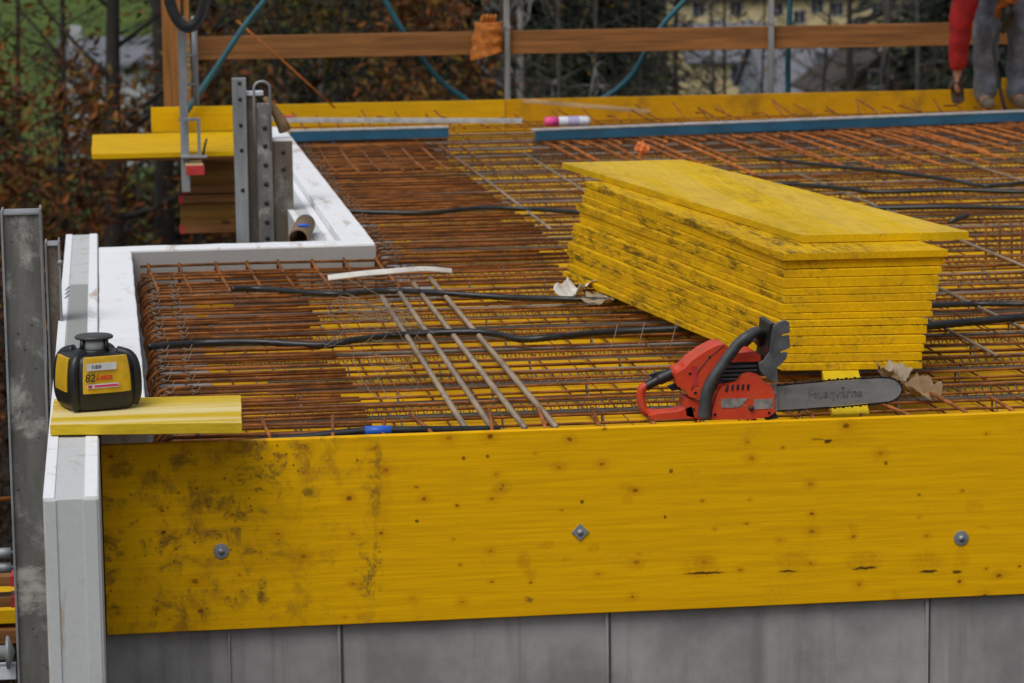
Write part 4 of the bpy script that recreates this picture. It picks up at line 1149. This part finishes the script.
crumple(V((1.625, .42, .07)), .022, M['paper'], 'paper_scrap', 'small tan paper scrap peeking out behind the chainsaw body', 'paper', 9, (1, .8, 1))
# wood chips in front of saw tip
rnd = random.Random(8)
# bent white strip
pts = spline([az(328, 279, -.005), az(360, 275, .005), az(395, 272, .012), (az(425, 270, .008)), az(452, 272, -.01)], 8); mb = MB()
n = len(pts); vs = []
for i, p in enumerate(pts):
    w = .016*(1-.8*(i/n)**3); vs += [p+V((0, -w, -.004)), p+V((0, w, .010)), p+V((0, w, .013)), p+V((0, -w, -.001))]
fs = [(3, 2, 1, 0), tuple(4*(n-1)+k for k in range(4))]
for i in range(n-1):
    for k in range(4): a = 4*i+k; b2 = 4*i+(k+1) % 4; fs.append((a, b2, b2+4, a+4))
mb.add(vs, fs, False)
tag(mb.build('bent_strip', M['strip']), 'bent white strip lying on the bars in front of the kerb corner', 'strip')
# black plug right
p = az(958, 219, -.03); mb = MB(); mb.tube([p+V((-.05, -.03, -.01)), p+V((0, 0, .0)), p+V((.05, .03, .010))], [.008, .011, .012], 8)
tag(mb.build('pipe_end', M['conduit']), 'short dark pipe end right of the top sheet of the stack', 'pipe')
# upright stirrups on the right edge behind the stack
for k, px in enumerate((986, 1000, 1012, 1022)):
    p = az(px, 236, -.05); mb = MB(); mb.tube([p+V((0, 0, -.1)), p+V((0, 0, .045)), p+V((.02, .12, .05))], .005, 5)
    tag(mb.build('upright_stirrup', M['rust_dark']), 'dark upright stirrup right of the top sheet of the stack', 'rebar', 'upright stirrups right of the stack')

# ------------------------------------------------------------------ low things at the far left, below
mb = MB(); mb.box(-.75, -.26, 1.5, 2.0, -.835, -.79); tag(mb.build('walkway_board', M['platform'], bevel=.002), 'yellow walkway board below beside the broad steel upright', 'board')
mb = MB(); mb.box(-.75, -.25, 1.48, 1.56, -.895, -.85); tag(mb.build('walkway_timber', M['timber'], bevel=.002), 'brown timber under the yellow walkway board', 'timber')
for k, (z, lab) in enumerate(((-.615, 'rusty red ended timber left of the broad steel upright, upper of two'), (-.680, 'rusty red ended timber left of the broad steel upright, lower of two'))):
    mb = MB(); mb.box(-.55, -.275, 1.2, 1.28, z-.03, z); o = tag(mb.build('timber_end', M['timber'], bevel=.002), lab, 'timber')
    mb = MB(); mb.box(-.29, -.273, 1.196, 1.284, z-.031, z+.001); mb.build('red_end', M['redend'], o)
for k, (z, lab) in enumerate(((-.345, 'thin rusty tie rod, topmost left of the broad steel upright'), (-.51, 'short tie rod with hex nut below the topmost rod'), (-.555, 'long threaded tie rod with hex nut left of the broad upright'))):
    o = thing('tie_rod', lab, 'tie rod', (-.4, 1.06, z))
    mb = MB(); mb.tube([V((-.62, 1.06, z-.01)), V((-.27, 1.06, z))], .0075, 8); mb.build('rod', M['rust_bright'] if k == 0 else M['galv'], o)
    if k:
        mb = MB(); mb.lathe([(0, -.02), (.016, -.02), (.016, .02), (0, .02)], 6, (-.30, 1.06, z), axis=Matrix.Rotation(PI/2, 4, 'Y'), caps=False); mb.build('nut', M['galv'], o)
o = thing('wing_nut', 'large galvanised coupling nut at the bottom left behind the upright', 'nut', (-.31, 1.05, -.86))
mb = MB(); ax_ = Matrix.Rotation(PI/2, 4, 'Y')
mb.lathe([(0, -.06), (.022, -.06), (.022, .0), (.050, .004), (.050, .012), (.028, .02), (0, .03)], 16, (-.305, 1.0, -.80), axis=ax_, caps=False); mb.build('nut_body', M['galv'], o)
mb = MB(); mb.box(-.40, -.275, 1.0, 1.06, -.885, -.845); mb.build('plate', M['label'], o, bevel=.003)

# ------------------------------------------------------------------ worker at the far right
FX = ay(987, 60, 11.0).x; FX2 = ay(1017, 60, 11.05).x; AX = ay(960, 60, 10.8).x
zf = -.03
pw = V(((FX+FX2)/2, 11.0, zf))
hipL, hipR = V((FX+.03, 11.08, .86)), V((FX2-.02, 11.10, .86))
pel = (hipL+hipR)/2+V((0, .02, .04)); chest = V((FX-.04, 10.72, 1.02)); neck = V((FX-.14, 10.52, .98))
shR = V((AX+.02, 10.70, .86)); elR = V((AX-.005, 10.78, .52)); wrR = V((AX, 10.86, .22)); paR = V((AX+.005, 10.87, .13))
shL = V((FX+.10, 10.56, .96)); elL = V((FX+.16, 10.50, .84)); wrL = V((FX+.055, 10.66, .72)); paL = V((FX+.04, 10.74, .655))
head = V((FX-.22, 10.38, .92)); crown = V((FX-.28, 10.30, .88))
kL, aL, tL = V((FX-.01, 10.98, .45)), V((FX+.0, 11.06, .07)), V((FX-.03, 10.90, .015))
kR, aR, tR = V((FX2+.02, 11.02, .45)), V((FX2+.01, 11.10, .07)), V((FX2+.0, 10.94, .015))
verts = [pel, (pel+chest)/2, chest, neck, head, crown, shR, elR, wrR, shL, elL, wrL, hipL, kL, aL, hipR, kR, aR, tL, tR]
edges = [(0,1),(1,2),(2,3),(3,4),(4,5),(2,6),(6,7),(7,8),(2,9),(9,10),(10,11),(0,12),(12,13),(13,14),(0,15),(15,16),(16,17),(14,18),(17,19)]
radii = [.12,.12,.13,.055,.085,.07,.06,.043,.030,.06,.043,.030,.085,.058,.042,.085,.058,.042,.035,.035]
for (w_i, pa, wr) in ((8, paR, wrR), (11, paL, wrL)):
    hv, he, hr = hand(pa, wr, (pa-wr).normalized(), V((1, 0, 0)), .07, .0095)
    off = len(verts)-1
    for i, v in enumerate(hv):
        if i > 0: verts.append(v); radii.append(hr[i])
    for a, b2 in he: edges.append((w_i if a == 0 else a+off, w_i if b2 == 0 else b2+off))
body = skin_obj('person', verts, edges, radii, M['skin'], None, pw, 2)
tag(body, 'worker bending over in red jacket and faded jeans at the far right', 'person')
skin_obj('jacket', [pel+V((-.01, -.06, .02)), (pel+chest)/2, chest, neck, shR, shR.lerp(elR, .5), elR, elR.lerp(wrR, .5), wrR+V((0, -.01, .02)), shL, elL, wrL],
         [(0,1),(1,2),(2,3),(2,4),(4,5),(5,6),(6,7),(7,8),(2,9),(9,10),(10,11)],
         [.15, .155, .16, .075, .105, .092, .082, .070, .054, .085, .07, .048], M['jacket'], body, pw)
skin_obj('jeans', [pel, hipL, hipL.lerp(kL, .5), kL, kL.lerp(aL, .5), aL+V((0, -.03, -.065)), hipR, hipR.lerp(kR, .5), kR, kR.lerp(aR, .5), aR+V((0, -.03, -.065))],
         [(0,1),(1,2),(2,3),(3,4),(4,5),(0,6),(6,7),(7,8),(8,9),(9,10)],
         [.15, .112, .098, .085, .080, .082, .112, .102, .092, .088, .088], M['jeans'], body, pw)
for a, t in ((aL, tL), (aR, tR)):
    skin_obj('shoe', [a+V((0, .0, .10)), a+V((0, .02, -.02)), a+V((0, -.07, -.05)), t+V((0, -.05, 0))], [(0,1),(1,2),(2,3)], [.062, .060, .050, .040], M['shoe'], body, pw)
hv, he, hr = hand(paR, wrR, (paR-wrR).normalized(), V((1, 0, 0)), .07, .0125); hr = [r*1.15 if not hasattr(r, '__len__') else (r[0]*1.2, r[1]*1.3) for r in hr]
skin_obj('glove', hv, he, hr, M['darkglove'], body, pw)
hv, he, hr = hand(paL, wrL, (paL-wrL).normalized(), V((1, 0, 0)), .07, .0135); hr = [.052]+[r*1.25 if not hasattr(r, '__len__') else (r[0]*1.3, r[1]*1.5) for r in hr[1:]]
skin_obj('glove', hv, he, hr, M['glove'], body, pw)
tex = bpy.data.textures.new('folds', 'CLOUDS'); tex.noise_scale = .09; tex.noise_depth = 2
for o in body.children:
    if o.name.split('.')[0] in ('jacket', 'jeans', 'shoe'):
        d_ = o.modifiers.new('folds', 'DISPLACE'); d_.texture = tex; d_.texture_coords = 'GLOBAL'; d_.strength = .035; d_.mid_level = .5
skin_obj('hair', [head+V((0, .02, .04)), crown+V((-.01, 0, .03))], [(0, 1)], [.088, .075], M['hair'], body, pw)
fd = (crown-head).normalized(); face = head+V((.0, -.03, -.07))
mb = MB()
for s in (-1, 1): mb.lathe([(.0, 0), (.010, .004), (.0, .010)], 8, face+V((s*.032, -.03, .0)), caps=False)
mb.build('eyes', M['label'], body)
mb = MB(); mb.tube([face+V((0, -.03, .01)), face+V((-.004, -.045, -.018))], [.008, .013], 8); mb.build('nose', M['skin'], body)
# tool in the other hand
tool = thing('tying_tool', 'dark hand tool with dangling cable held in the orange gloved hand', 'tool', (paL.x, 10.78, .35))
mb = MB(); mb.tube(spline([paL+V((.03, -.03, .05)), paL+V((.01, -.03, -.01)), paL+V((-.0, -.02, -.10)), paL+V((-.04, -.01, -.17))], 4), [.03]*5+[.045]*4+[.03]*4, 8); mb.build('tool_body', M['black'], tool)
mb = MB(); mb.tube(spline([paL+V((-.01, -.03, -.08)), paL+V((-.09, -.05, -.24)), paL+V((-.07, -.07, -.42)), paL+V((-.03, -.08, -.63)), paL+V((.02, -.05, -.67))], 6), .011, 6); mb.build('cable', M['blackrub'], tool)

# ------------------------------------------------------------------ houses beyond
M['hy'] = m_plain('yellow_render', (.60, .49, .26), .85, 0, .12, .6)
M['hw'] = m_plain('white_render', (.42, .43, .45), .85, 0, .12, .6)
M['hg'] = m_plain('grey_cladding', (.20, .215, .25), .8, 0, .15, .8)
M['roofg'] = m_plain('grey_roof', (.15, .155, .18), .75, 0, .25, 1.2)
M['roofd'] = m_plain('dark_roof', (.045, .034, .030), .8, 0, .3, 1.2)
M['pane'] = m_plain('window_pane', (.035, .045, .06), .15, 0, .4, .5, .6)
M['frame'] = m_plain('window_frame', (.45, .45, .45), .6, 0, .1)
M['wallb'] = m_plain('brown_boarding', (.075, .040, .022), .85, 0, .3, 1)
def house(cx, cy, rz, w, d, z0, he, rise, wall, roof, label, wins=(), along='x', over=.5, chimney=None, dormers=()):
    root = thing('house', label, 'house', (cx, cy, z0))
    m_ = Matrix.Translation(V((cx, cy, z0))) @ Matrix.Rotation(rz, 4, 'Z')
    mb = MB(); mb.box(-w/2, w/2, -d/2, d/2, -6, he, m_)
    if along == 'x':
        for s in (-1, 1): mb.add([m_ @ V(p) for p in ((s*w/2, -d/2, he), (s*w/2, d/2, he), (s*w/2, 0, he+rise))], [(0, 1, 2)])
    else:
        for s in (-1, 1): mb.add([m_ @ V(p) for p in ((-w/2, s*d/2, he), (w/2, s*d/2, he), (0, s*d/2, he+rise))], [(0, 1, 2)])
    mb.build('wall', wall, root)
    mb = MB(); t = .22
    if along == 'x':
        k = rise/(d/2)
        for s in (-1, 1):
            y0, z_ = s*(d/2+over), he-over*k
            a = [V((-w/2-over, y0, z_)), V((w/2+over, y0, z_)), V((w/2+over, 0, he+rise)), V((-w/2-over, 0, he+rise))]
            mb.hexa([m_ @ p for p in a], [m_ @ (p+V((0, 0, t))) for p in a])
    else:
        k = rise/(w/2)
        for s in (-1, 1):
            x0, z_ = s*(w/2+over), he-over*k
            a = [V((x0, -d/2-over, z_)), V((x0, d/2+over, z_)), V((0, d/2+over, he+rise)), V((0, -d/2-over, he+rise))]
            mb.hexa([m_ @ p for p in a], [m_ @ (p+V((0, 0, t))) for p in a])
    rf = mb.build('roof', roof, root)
    for (x, z, ww, hh) in wins:
        q = MB(); y = -d/2
        q.box(x-ww/2-.1, x+ww/2+.1, y-.06, y+.02, z-hh/2-.1, z+hh/2+.1, m_); f = q.build('window', M['frame'], root)
        q = MB(); q.box(x-ww/2, x-.04, y-.08, y-.05, z-hh/2, z+hh/2, m_); q.box(x+.04, x+ww/2, y-.08, y-.05, z-hh/2, z+hh/2, m_); q.build('pane', M['pane'], f)
    if chimney:
        q = MB(); x, y, z = chimney; q.box(x-.4, x+.4, y-.4, y+.4, z, z+1.8, m_); q.build('chimney', M['hw'], rf)
    for (x, y, ww, hh) in dormers:            # skylights on the front slope
        k = rise/(d/2); q = MB()
        za = he+rise+k*y; zb_ = he+rise+k*(y+hh)
        a = [V((x-ww/2, y, za+t+.02)), V((x+ww/2, y, za+t+.02)), V((x+ww/2, y+hh, zb_+t+.02)), V((x-ww/2, y+hh, zb_+t+.02))]
        q.hexa([m_ @ p for p in a], [m_ @ (p+V((0, 0, .08))) for p in a]); q.build('skylight', M['pane'], rf)
    return root
def at_d(px, py, Y): return ay(px, py, Y)
# yellow house
a = at_d(685, 28, 290); b_ = at_d(908, 28, 290); w = b_.x-a.x
wins = []
for px, py in ((700, 9), (737, 9), (778, 9), (818, 6), (838, 9), (878, 9), (717, 27), (800, 17), (860, 24), (750, 27)):
    p = at_d(px, py, 290); wins.append((p.x-(a.x+b_.x)/2, p.z-(a.z-1.2), 1.15, 1.25))
house((a.x+b_.x)/2, 295, -.02, w, 10, a.z-1.2, at_d(800, -5, 290).z-(a.z-1.2), 3.5, M['hy'], M['roofd'], 'long yellow rendered house far behind the right half of the handrail', wins, over=.6)
a = at_d(690, 66, 235); b_ = at_d(775, 66, 235); gz = -16
house((a.x+b_.x)/2, 240, .03, b_.x-a.x, 9, gz, at_d(730, 60, 235).z-gz, at_d(730, 26, 239).z-at_d(730, 60, 235).z, M['hy'], M['roofg'], 'small yellow house with pale grey roof below the left half of the yellow house',
      [(at_d(738, 74, 235).x-(a.x+b_.x)/2, at_d(738, 74, 235).z-gz, 1.2, 1.3), (at_d(755, 84, 235).x-(a.x+b_.x)/2, at_d(755, 84, 235).z-gz, 1.0, 1.8)])
a = at_d(768, 92, 200); b_ = at_d(872, 92, 200); gz = -16
house((a.x+b_.x)/2, 205, .0, b_.x-a.x, 10, gz, at_d(820, 92, 200).z-gz, at_d(820, 40, 205).z-at_d(820, 92, 200).z, M['hg'], M['roofg'], 'house with big pale grey roof and dark skylight right of the vertical teal hose', [], over=.3,
      dormers=[(at_d(822, 70, 203).x-(a.x+b_.x)/2, -2.9, 1.0, 1.3)])
a = at_d(842, 98, 180); b_ = at_d(930, 98, 180); gz = -16
house((a.x+b_.x)/2, 186, .0, b_.x-a.x, 9, gz, at_d(880, 88, 180).z-gz, at_d(880, 54, 181).z-at_d(880, 88, 180).z, M['wallb'], M['roofd'], 'dark brown gabled house at the right below the yellow house', [(0, at_d(880, 80, 180).z-gz, 1.4, 1.0)], along='y', over=.8)
a = at_d(66, 62, 170); b_ = at_d(172, 62, 170); gz = -16
house((a.x+b_.x)/2, 176, .05, b_.x-a.x, 9, gz, at_d(115, 66, 170).z-gz, at_d(115, 41, 175).z-at_d(115, 66, 170).z, M['hw'], M['roofg'], 'pale walled house with grey roof glimpsed through the autumn leaves at the left', [(-1.5, 4.2, 1.1, 1.3), (1.6, 4.2, 1.1, 1.3)], chimney=(-2.6, -1.0, 7.6))

# ------------------------------------------------------------------ trees
def leaf(mb, c, s, rnd, flat=0):
    n = V((rnd.gauss(0, 1), rnd.gauss(0, 1), rnd.gauss(0, 1)+flat)).normalized()
    u = n.orthogonal().normalized(); u = Quaternion(n, rnd.uniform(0, 2*PI)) @ u; w = n.cross(u)
    l = s*rnd.uniform(.7, 1.3); b = l*.38
    i = len(mb.v)
    mb.v += [c-u*l*.5, c+w*b*.5-n*l*.06-u*l*.1, c+u*l*.5, c-w*b*.5-n*l*.06-u*l*.1, c+u*l*.1+n*l*.05]
    mb.f += [(i, i+1, i+4), (i+1, i+2, i+4), (i+2, i+3, i+4), (i+3, i, i+4)]; mb.sm += [False]*4
def tree(name, px, Y, h, r0, label, cat, leafm, barkm, nleaf, lsize, spread=.35, low=.2, seed=0, group=None, nb=22, lean=0, twigs=3, up=.5):
    rnd = random.Random(seed)
    p = ay(px, 200, Y); x, y = p.x, Y; z0 = ground_h(x, y)-.15
    root = thing(name, label, cat, (x, y, z0), group)
    tr = MB(); path = []; n = 9
    wob = V((rnd.uniform(-.3, .3), rnd.uniform(-.3, .3), 0))
    for i in range(n+1):
        t = i/n
        path.append(V((x+lean*t*h+wob.x*math.sin(t*4)*.6, y+wob.y*math.sin(t*5)*.6, z0+h*t)))
    tr.tube(path, [max(.015, r0*(1-t/n*.93)*(1.25 if t == 0 else 1)) for t in range(n+1)], 8)
    tips = []
    for b in range(nb):
        t = low+(1-low)*(b+rnd.random())/nb; k = min(n-1, int(t*n)); c = path[k].lerp(path[k+1], t*n-k)
        a = rnd.uniform(0, 2*PI); L = h*spread*(1.05-t*.75)*rnd.uniform(.7, 1.2)
        d = V((math.cos(a), math.sin(a), rnd.uniform(-.05, up)+t*.5)).normalized()
        pts = [c]; dd_ = d.copy()
        for s in range(4):
            dd_ = (dd_+V((rnd.uniform(-.3, .3), rnd.uniform(-.3, .3), rnd.uniform(-.12, .25)))).normalized()
            pts.append(pts[-1]+dd_*L/4)
        rb = r0*(1-t*.85)*.38
        tr.tube(pts, [max(.006, rb*(1-s/4.6)) for s in range(5)], 5)
        for s in range(1, 5):
            tips.append((pts[s], .5*L/4+.15))
            for w in range(twigs):
                e = pts[s]+V((rnd.gauss(0, 1), rnd.gauss(0, 1), rnd.gauss(0, .7)+.25)).normalized()*L*rnd.uniform(.12, .32)
                mid = pts[s].lerp(e, .5)+V((rnd.uniform(-.06, .06), rnd.uniform(-.06, .06), rnd.uniform(-.05, .08)))
                tr.tube([pts[s], mid, e], [max(.005, rb*.35), max(.004, rb*.2), .004], 4, caps=False); tips += [(e, .22), (mid, .22)]
    tr.build('trunk', barkm, root, recalc=False)
    if nleaf:
        cr = MB()
        tips = rnd.sample(tips, int(len(tips)*.34))
        for i in range(nleaf):
            c, s = rnd.choice(tips)
            leaf(cr, c+V((rnd.gauss(0, s), rnd.gauss(0, s), rnd.gauss(0, s)-.04)), lsize, rnd)
        cr.build('crown', leafm, root, recalc=False)
    return root
def spruce(px, Y, h, label, seed, group=None, w=.22, n=2600):
    rnd = random.Random(seed); p = ay(px, 200, Y); x, y = p.x, Y; z0 = ground_h(x, y)-.2
    root = thing('spruce_tree', label, 'tree', (x, y, z0), group)
    tr = MB(); tr.tube([V((x, y, z0)), V((x, y, z0+h*.6)), V((x, y, z0+h))], [h*.016, h*.009, .02], 7); tr.build('trunk', M['bark'], root)
    cr = MB()
    for i in range(n):
        t = 1-math.sqrt(rnd.random()); t = t*.95+.03
        lay = math.sin(t*h*3.1)*.10
        a = rnd.uniform(0, 2*PI); r = h*w*(1-t)*(rnd.random()**.5)*(1+lay+.25*math.sin(a*3+seed))
        c = V((x+r*math.cos(a), y+r*math.sin(a), z0+h*t-r*.35))
        d = V((math.cos(a), math.sin(a), -.45+rnd.uniform(-.2, .2))).normalized(); sd = V((-math.sin(a), math.cos(a), rnd.uniform(-.3, .3)))
        L = rnd.uniform(.35, .8); b = L*.16
        j = len(cr.v); cr.v += [c-d*L*.5, c+sd*b, c+d*L*.5, c-sd*b, c+V((0, 0, b*.5))]
        cr.f += [(j, j+1, j+4), (j+1, j+2, j+4), (j+2, j+3, j+4), (j+3, j, j+4)]; cr.sm += [False]*4
    cr.build('crown', M['needles'], root, recalc=False)
# two dark trunks and the rust-leaved trees at the left
tree('autumn_tree', 118, 36, 15, .21, 'thick dark trunked tree, left of the two seen behind the left end of the platform', 'tree', M['mixed'], M['bark'], 1500, .15, .28, .30, 1, lean=.012, nb=24)
tree('autumn_tree', 152, 40, 16, .23, 'thick dark trunked tree just left of the timber post', 'tree', M['mixed'], M['bark'], 1500, .15, .28, .3, 2, lean=.008, nb=24)
left = [(-70, 38, 8.6, 'rust-leaved young tree just outside the left edge of the photo'), (-150, 42, 9.0, 'rust-leaved tree well outside the left edge of the photo'),
        (-12, 33, 8.4, 'rust-leaved young tree at the far left edge of the photo'), (22, 37, 7.9, 'rust-leaved young tree behind the broad steel upright'),
        (62, 34, 7.9, 'rust-leaved young tree above the narrow steel upright'), (92, 39, 7.6, 'rust-leaved young tree left of the thick dark trunks'),
        (196, 42, 8.7, 'rust-leaved young tree behind the guard post'), (238, 38, 8.0, 'rust-leaved young tree behind the thin perforated upright')]
for k, (px, Y, h, lab) in enumerate(left):
    tree('autumn_tree', px, Y, h, .075, lab, 'tree', M['autumn'], M['bark'], 1350, .20, .34, .12, 20+k, nb=26, twigs=3)
tree('autumn_tree', 285, 44, 12, .12, 'yellow-green leaved tree behind the handrail left end', 'tree', M['mixed'], M['bark'], 3200, .16, .33, .2, 31, nb=26)
tree('autumn_tree', 345, 47, 11.5, .11, 'tree with mixed green and yellow leaves behind the slanting orange rod', 'tree', M['mixed'], M['bark'], 2600, .16, .32, .2, 32, nb=24)
tree('autumn_tree', 400, 36, 8.9, .08, 'rusty brown leaved tree behind the hose left of the orange glove', 'tree', M['autumn'], M['bark'], 3200, .15, .30, .2, 33, nb=24)
tree('autumn_tree', 455, 38, 8.6, .08, 'rusty brown leaved tree right behind the orange glove', 'tree', M['autumn'], M['bark'], 2400, .15, .28, .2, 34, nb=22)
# undergrowth shrubs
def shrub(px, Y, h, w, label, seed, mat='brush', n=2100, ls=.18):
    rnd = random.Random(seed); p = ay(px, 200, Y); x, y = p.x, Y; z0 = ground_h(x, y)-.1
    root = thing('undergrowth_shrub', label, 'shrub', (x, y, z0))
    st = MB(); tips = []
    for s in range(16):
        a = rnd.uniform(0, 2*PI); d = V((math.cos(a)*w*.55*rnd.random(), math.sin(a)*w*.55*rnd.random(), h*rnd.uniform(.6, 1.05)))
        b = V((x, y, z0)); pts = [b, b+d*.35+V((rnd.uniform(-.2, .2), 0, 0)), b+d*.7+V((rnd.uniform(-.3, .3), 0, 0)), b+d]
        st.tube(pts, [.03, .022, .014, .006], 5); tips += pts[1:]
        for q in range(8):
            c = pts[1].lerp(pts[3], rnd.random()); e = c+V((rnd.gauss(0, .5), rnd.gauss(0, .5), rnd.gauss(.2, .4)))
            st.tube([c, e], [.010, .003], 4, caps=False); tips += [e, c.lerp(e, .5)]
    st.build('stems', M['bark'], root, recalc=False)
    cr = MB()
    for i in range(n):
        c = rnd.choice(tips); leaf(cr, c+V((rnd.gauss(0, .3), rnd.gauss(0, .3), rnd.gauss(0, .3))), ls, rnd)
    cr.build('foliage', M[mat], root, recalc=False)
sh = [(-90, 46, 6.2, 6, 'brown shrub outside the left edge of the photo'), (-190, 50, 6.2, 7, 'brown shrub farthest outside the left edge of the photo'), (-8, 27, 4.6, 4, 'brown shrub low at the far left edge'), (40, 44, 6.0, 6, 'dark brown shrub behind the broad steel upright'), (100, 47, 6.3, 6, 'dark brown shrub below the overhanging platform boards'),
      (160, 49, 6.0, 6, 'dark brown shrub behind the guard post foot'), (225, 50, 6.6, 6, 'dark brown shrub behind the perforated uprights'), (290, 52, 7.4, 7, 'dark shrub behind the left length of the far board'),
      (355, 54, 7.2, 7, 'dark shrub under the slanting rod'), (425, 55, 7.2, 7, 'dark shrub beneath the rusty leaved trees'), (490, 57, 7.2, 7, 'dark shrub behind the left rail post')]
for k, a in enumerate(sh): shrub(*a[:4], a[4], 60+k, 'brush' if k < 7 else ('green' if k % 2 else 'brush'))
# dark spruces behind
for k, (px, Y, h) in enumerate(((215, 80, 18), (262, 72, 17), (310, 84, 19), (352, 70, 17), (398, 82, 19), (440, 74, 18), (486, 80, 18), (528, 70, 16), (566, 78, 17), (604, 72, 15.5), (640, 82, 15))):
    spruce(px, Y, h, 'dark spruce in the row of spruces behind the middle of the handrail', 100+k, 'spruces behind the handrail')
for k, (px, Y, h, lab) in enumerate(((915, 75, 16, 'dark spruce left of the worker in the red jacket'), (948, 68, 15, 'dark spruce directly behind the worker in the red jacket'), (1000, 80, 16, 'dark spruce at the right edge behind the worker'), (1040, 70, 16, 'dark spruce past the right edge behind the worker'))):
    spruce(px, Y, h, lab, 130+k)
# bare trees
bare = [(30, 46, 13, .09, 'bark', 'dark bare trunk behind the rust-leaved trees near the left edge'), (75, 52, 14, .11, 'bark', 'dark bare trunk in front of the grey roof at the left'),
        (212, 48, 13, .12, 'bark', 'dark bare trunk between the guard post and perforated upright'), (270, 56, 13, .13, 'bark', 'dark bare trunk behind the thin orange rod'), (325, 52, 13, .1, 'barkgrey', 'grey bare trunk behind the handrail right of the rod'),
        (432, 50, 13, .12, 'bark', 'dark bare trunk behind the hose and handrail'), (530, 50, 15, .12, 'birch', 'white barked birch between the left rail post and the spray can'), (560, 44, 12, .07, 'barkgrey', 'thin bare grey tree right of the white birch'),
        (600, 52, 13, .09, 'barkgrey', 'bare grey tree left of the curved teal hose'), (640, 47, 12, .07, 'bark', 'thin bare dark tree behind the curved teal hose'),
        (678, 50, 13, .10, 'bark', 'bare dark tree at the left end of the yellow house'), (724, 46, 12, .06, 'bark', 'thin bare tree in front of the yellow house left windows'),
        (762, 40, 10, .06, 'bark', 'thin bare tree left of the right rail post'), (805, 44, 11, .07, 'bark', 'slanting bare tree right of the vertical teal hose'),
        (848, 50, 14, .12, 'bark', 'bare dark trunk in front of the grey roof'), (893, 48, 14, .16, 'barkgrey', 'stout mossy grey trunk left of the worker'), (912, 56, 13, .1, 'barkgrey', 'bare grey trunk closest to the worker'),
        (706, 58, 13, .08, 'barkgrey', 'bare grey tree before the small yellow house')]
for k, (px, Y, h, r, bk, lab) in enumerate(bare):
    tree('bare_tree', px, Y, h, r, lab, 'tree', M['mixed'], M[bk], 260 if k < 10 else 90, .13, .26, .12, 200+k, nb=26, twigs=4, lean=(.06 if 'slanting' in lab else 0))
for k, (px, Y, h, w, lab) in enumerate(((560, 60, 6.8, 7, 'dark green shrub behind the white birch'), (625, 62, 6.6, 7, 'dark green shrub behind the curved teal hose'), (945, 58, 7.2, 5, 'dark green shrub behind the worker'))):
    shrub(px, Y, h, w, lab, 300+k, 'green')

# ------------------------------------------------------------------ light and camera
world = bpy.data.worlds.new('World'); scene.world = world; world.use_nodes = True
nt = world.node_tree; bg = nt.nodes['Background']; sky = nt.nodes.new('ShaderNodeTexSky'); sky.sky_type = 'NISHITA'
sky.sun_disc = False
EL, AZ = math.radians(58), math.radians(-140)        # azimuth from +Y towards +X
sky.sun_elevation = EL; sky.sun_rotation = AZ; sky.air_density = 1.0; sky.dust_density = 3.0; sky.ozone_density = 1.0
hs = nt.nodes.new('ShaderNodeHueSaturation'); hs.inputs['Saturation'].default_value = .38      # overcast: the blue is mostly lost in cloud
nt.links.new(sky.outputs[0], hs.inputs['Color']); nt.links.new(hs.outputs[0], bg.inputs[0]); bg.inputs[1].default_value = .10
sun = bpy.data.lights.new('sun', 'SUN'); sun.energy = 1.4; sun.angle = math.radians(40); sun.color = (1, .96, .9)
so = bpy.data.objects.new('sun', sun); COL.objects.link(so)
d = V((math.sin(AZ)*math.cos(EL), math.cos(AZ)*math.cos(EL), math.sin(EL)))
so.rotation_euler = d.to_track_quat('Z', 'Y').to_euler()
cam = bpy.data.cameras.new('camera'); co = bpy.data.objects.new('camera', cam); COL.objects.link(co)
cam.sensor_width = 36; cam.lens = 36*F_PX/W; cam.clip_start = .1; cam.clip_end = 5000
co.matrix_world = Matrix(((CR.x, CU.x, -FWD.x, CAM.x), (CR.y, CU.y, -FWD.y, CAM.y), (CR.z, CU.z, -FWD.z, CAM.z), (0, 0, 0, 1)))
cam.dof.use_dof = True; cam.dof.focus_distance = 8.6; cam.dof.aperture_fstop = 7.0
scene.camera = co
vs_ = scene.view_settings; vs_.view_transform = 'Standard'; vs_.look = 'None'; vs_.exposure = .22; vs_.gamma = 1; vs_.use_curve_mapping = False
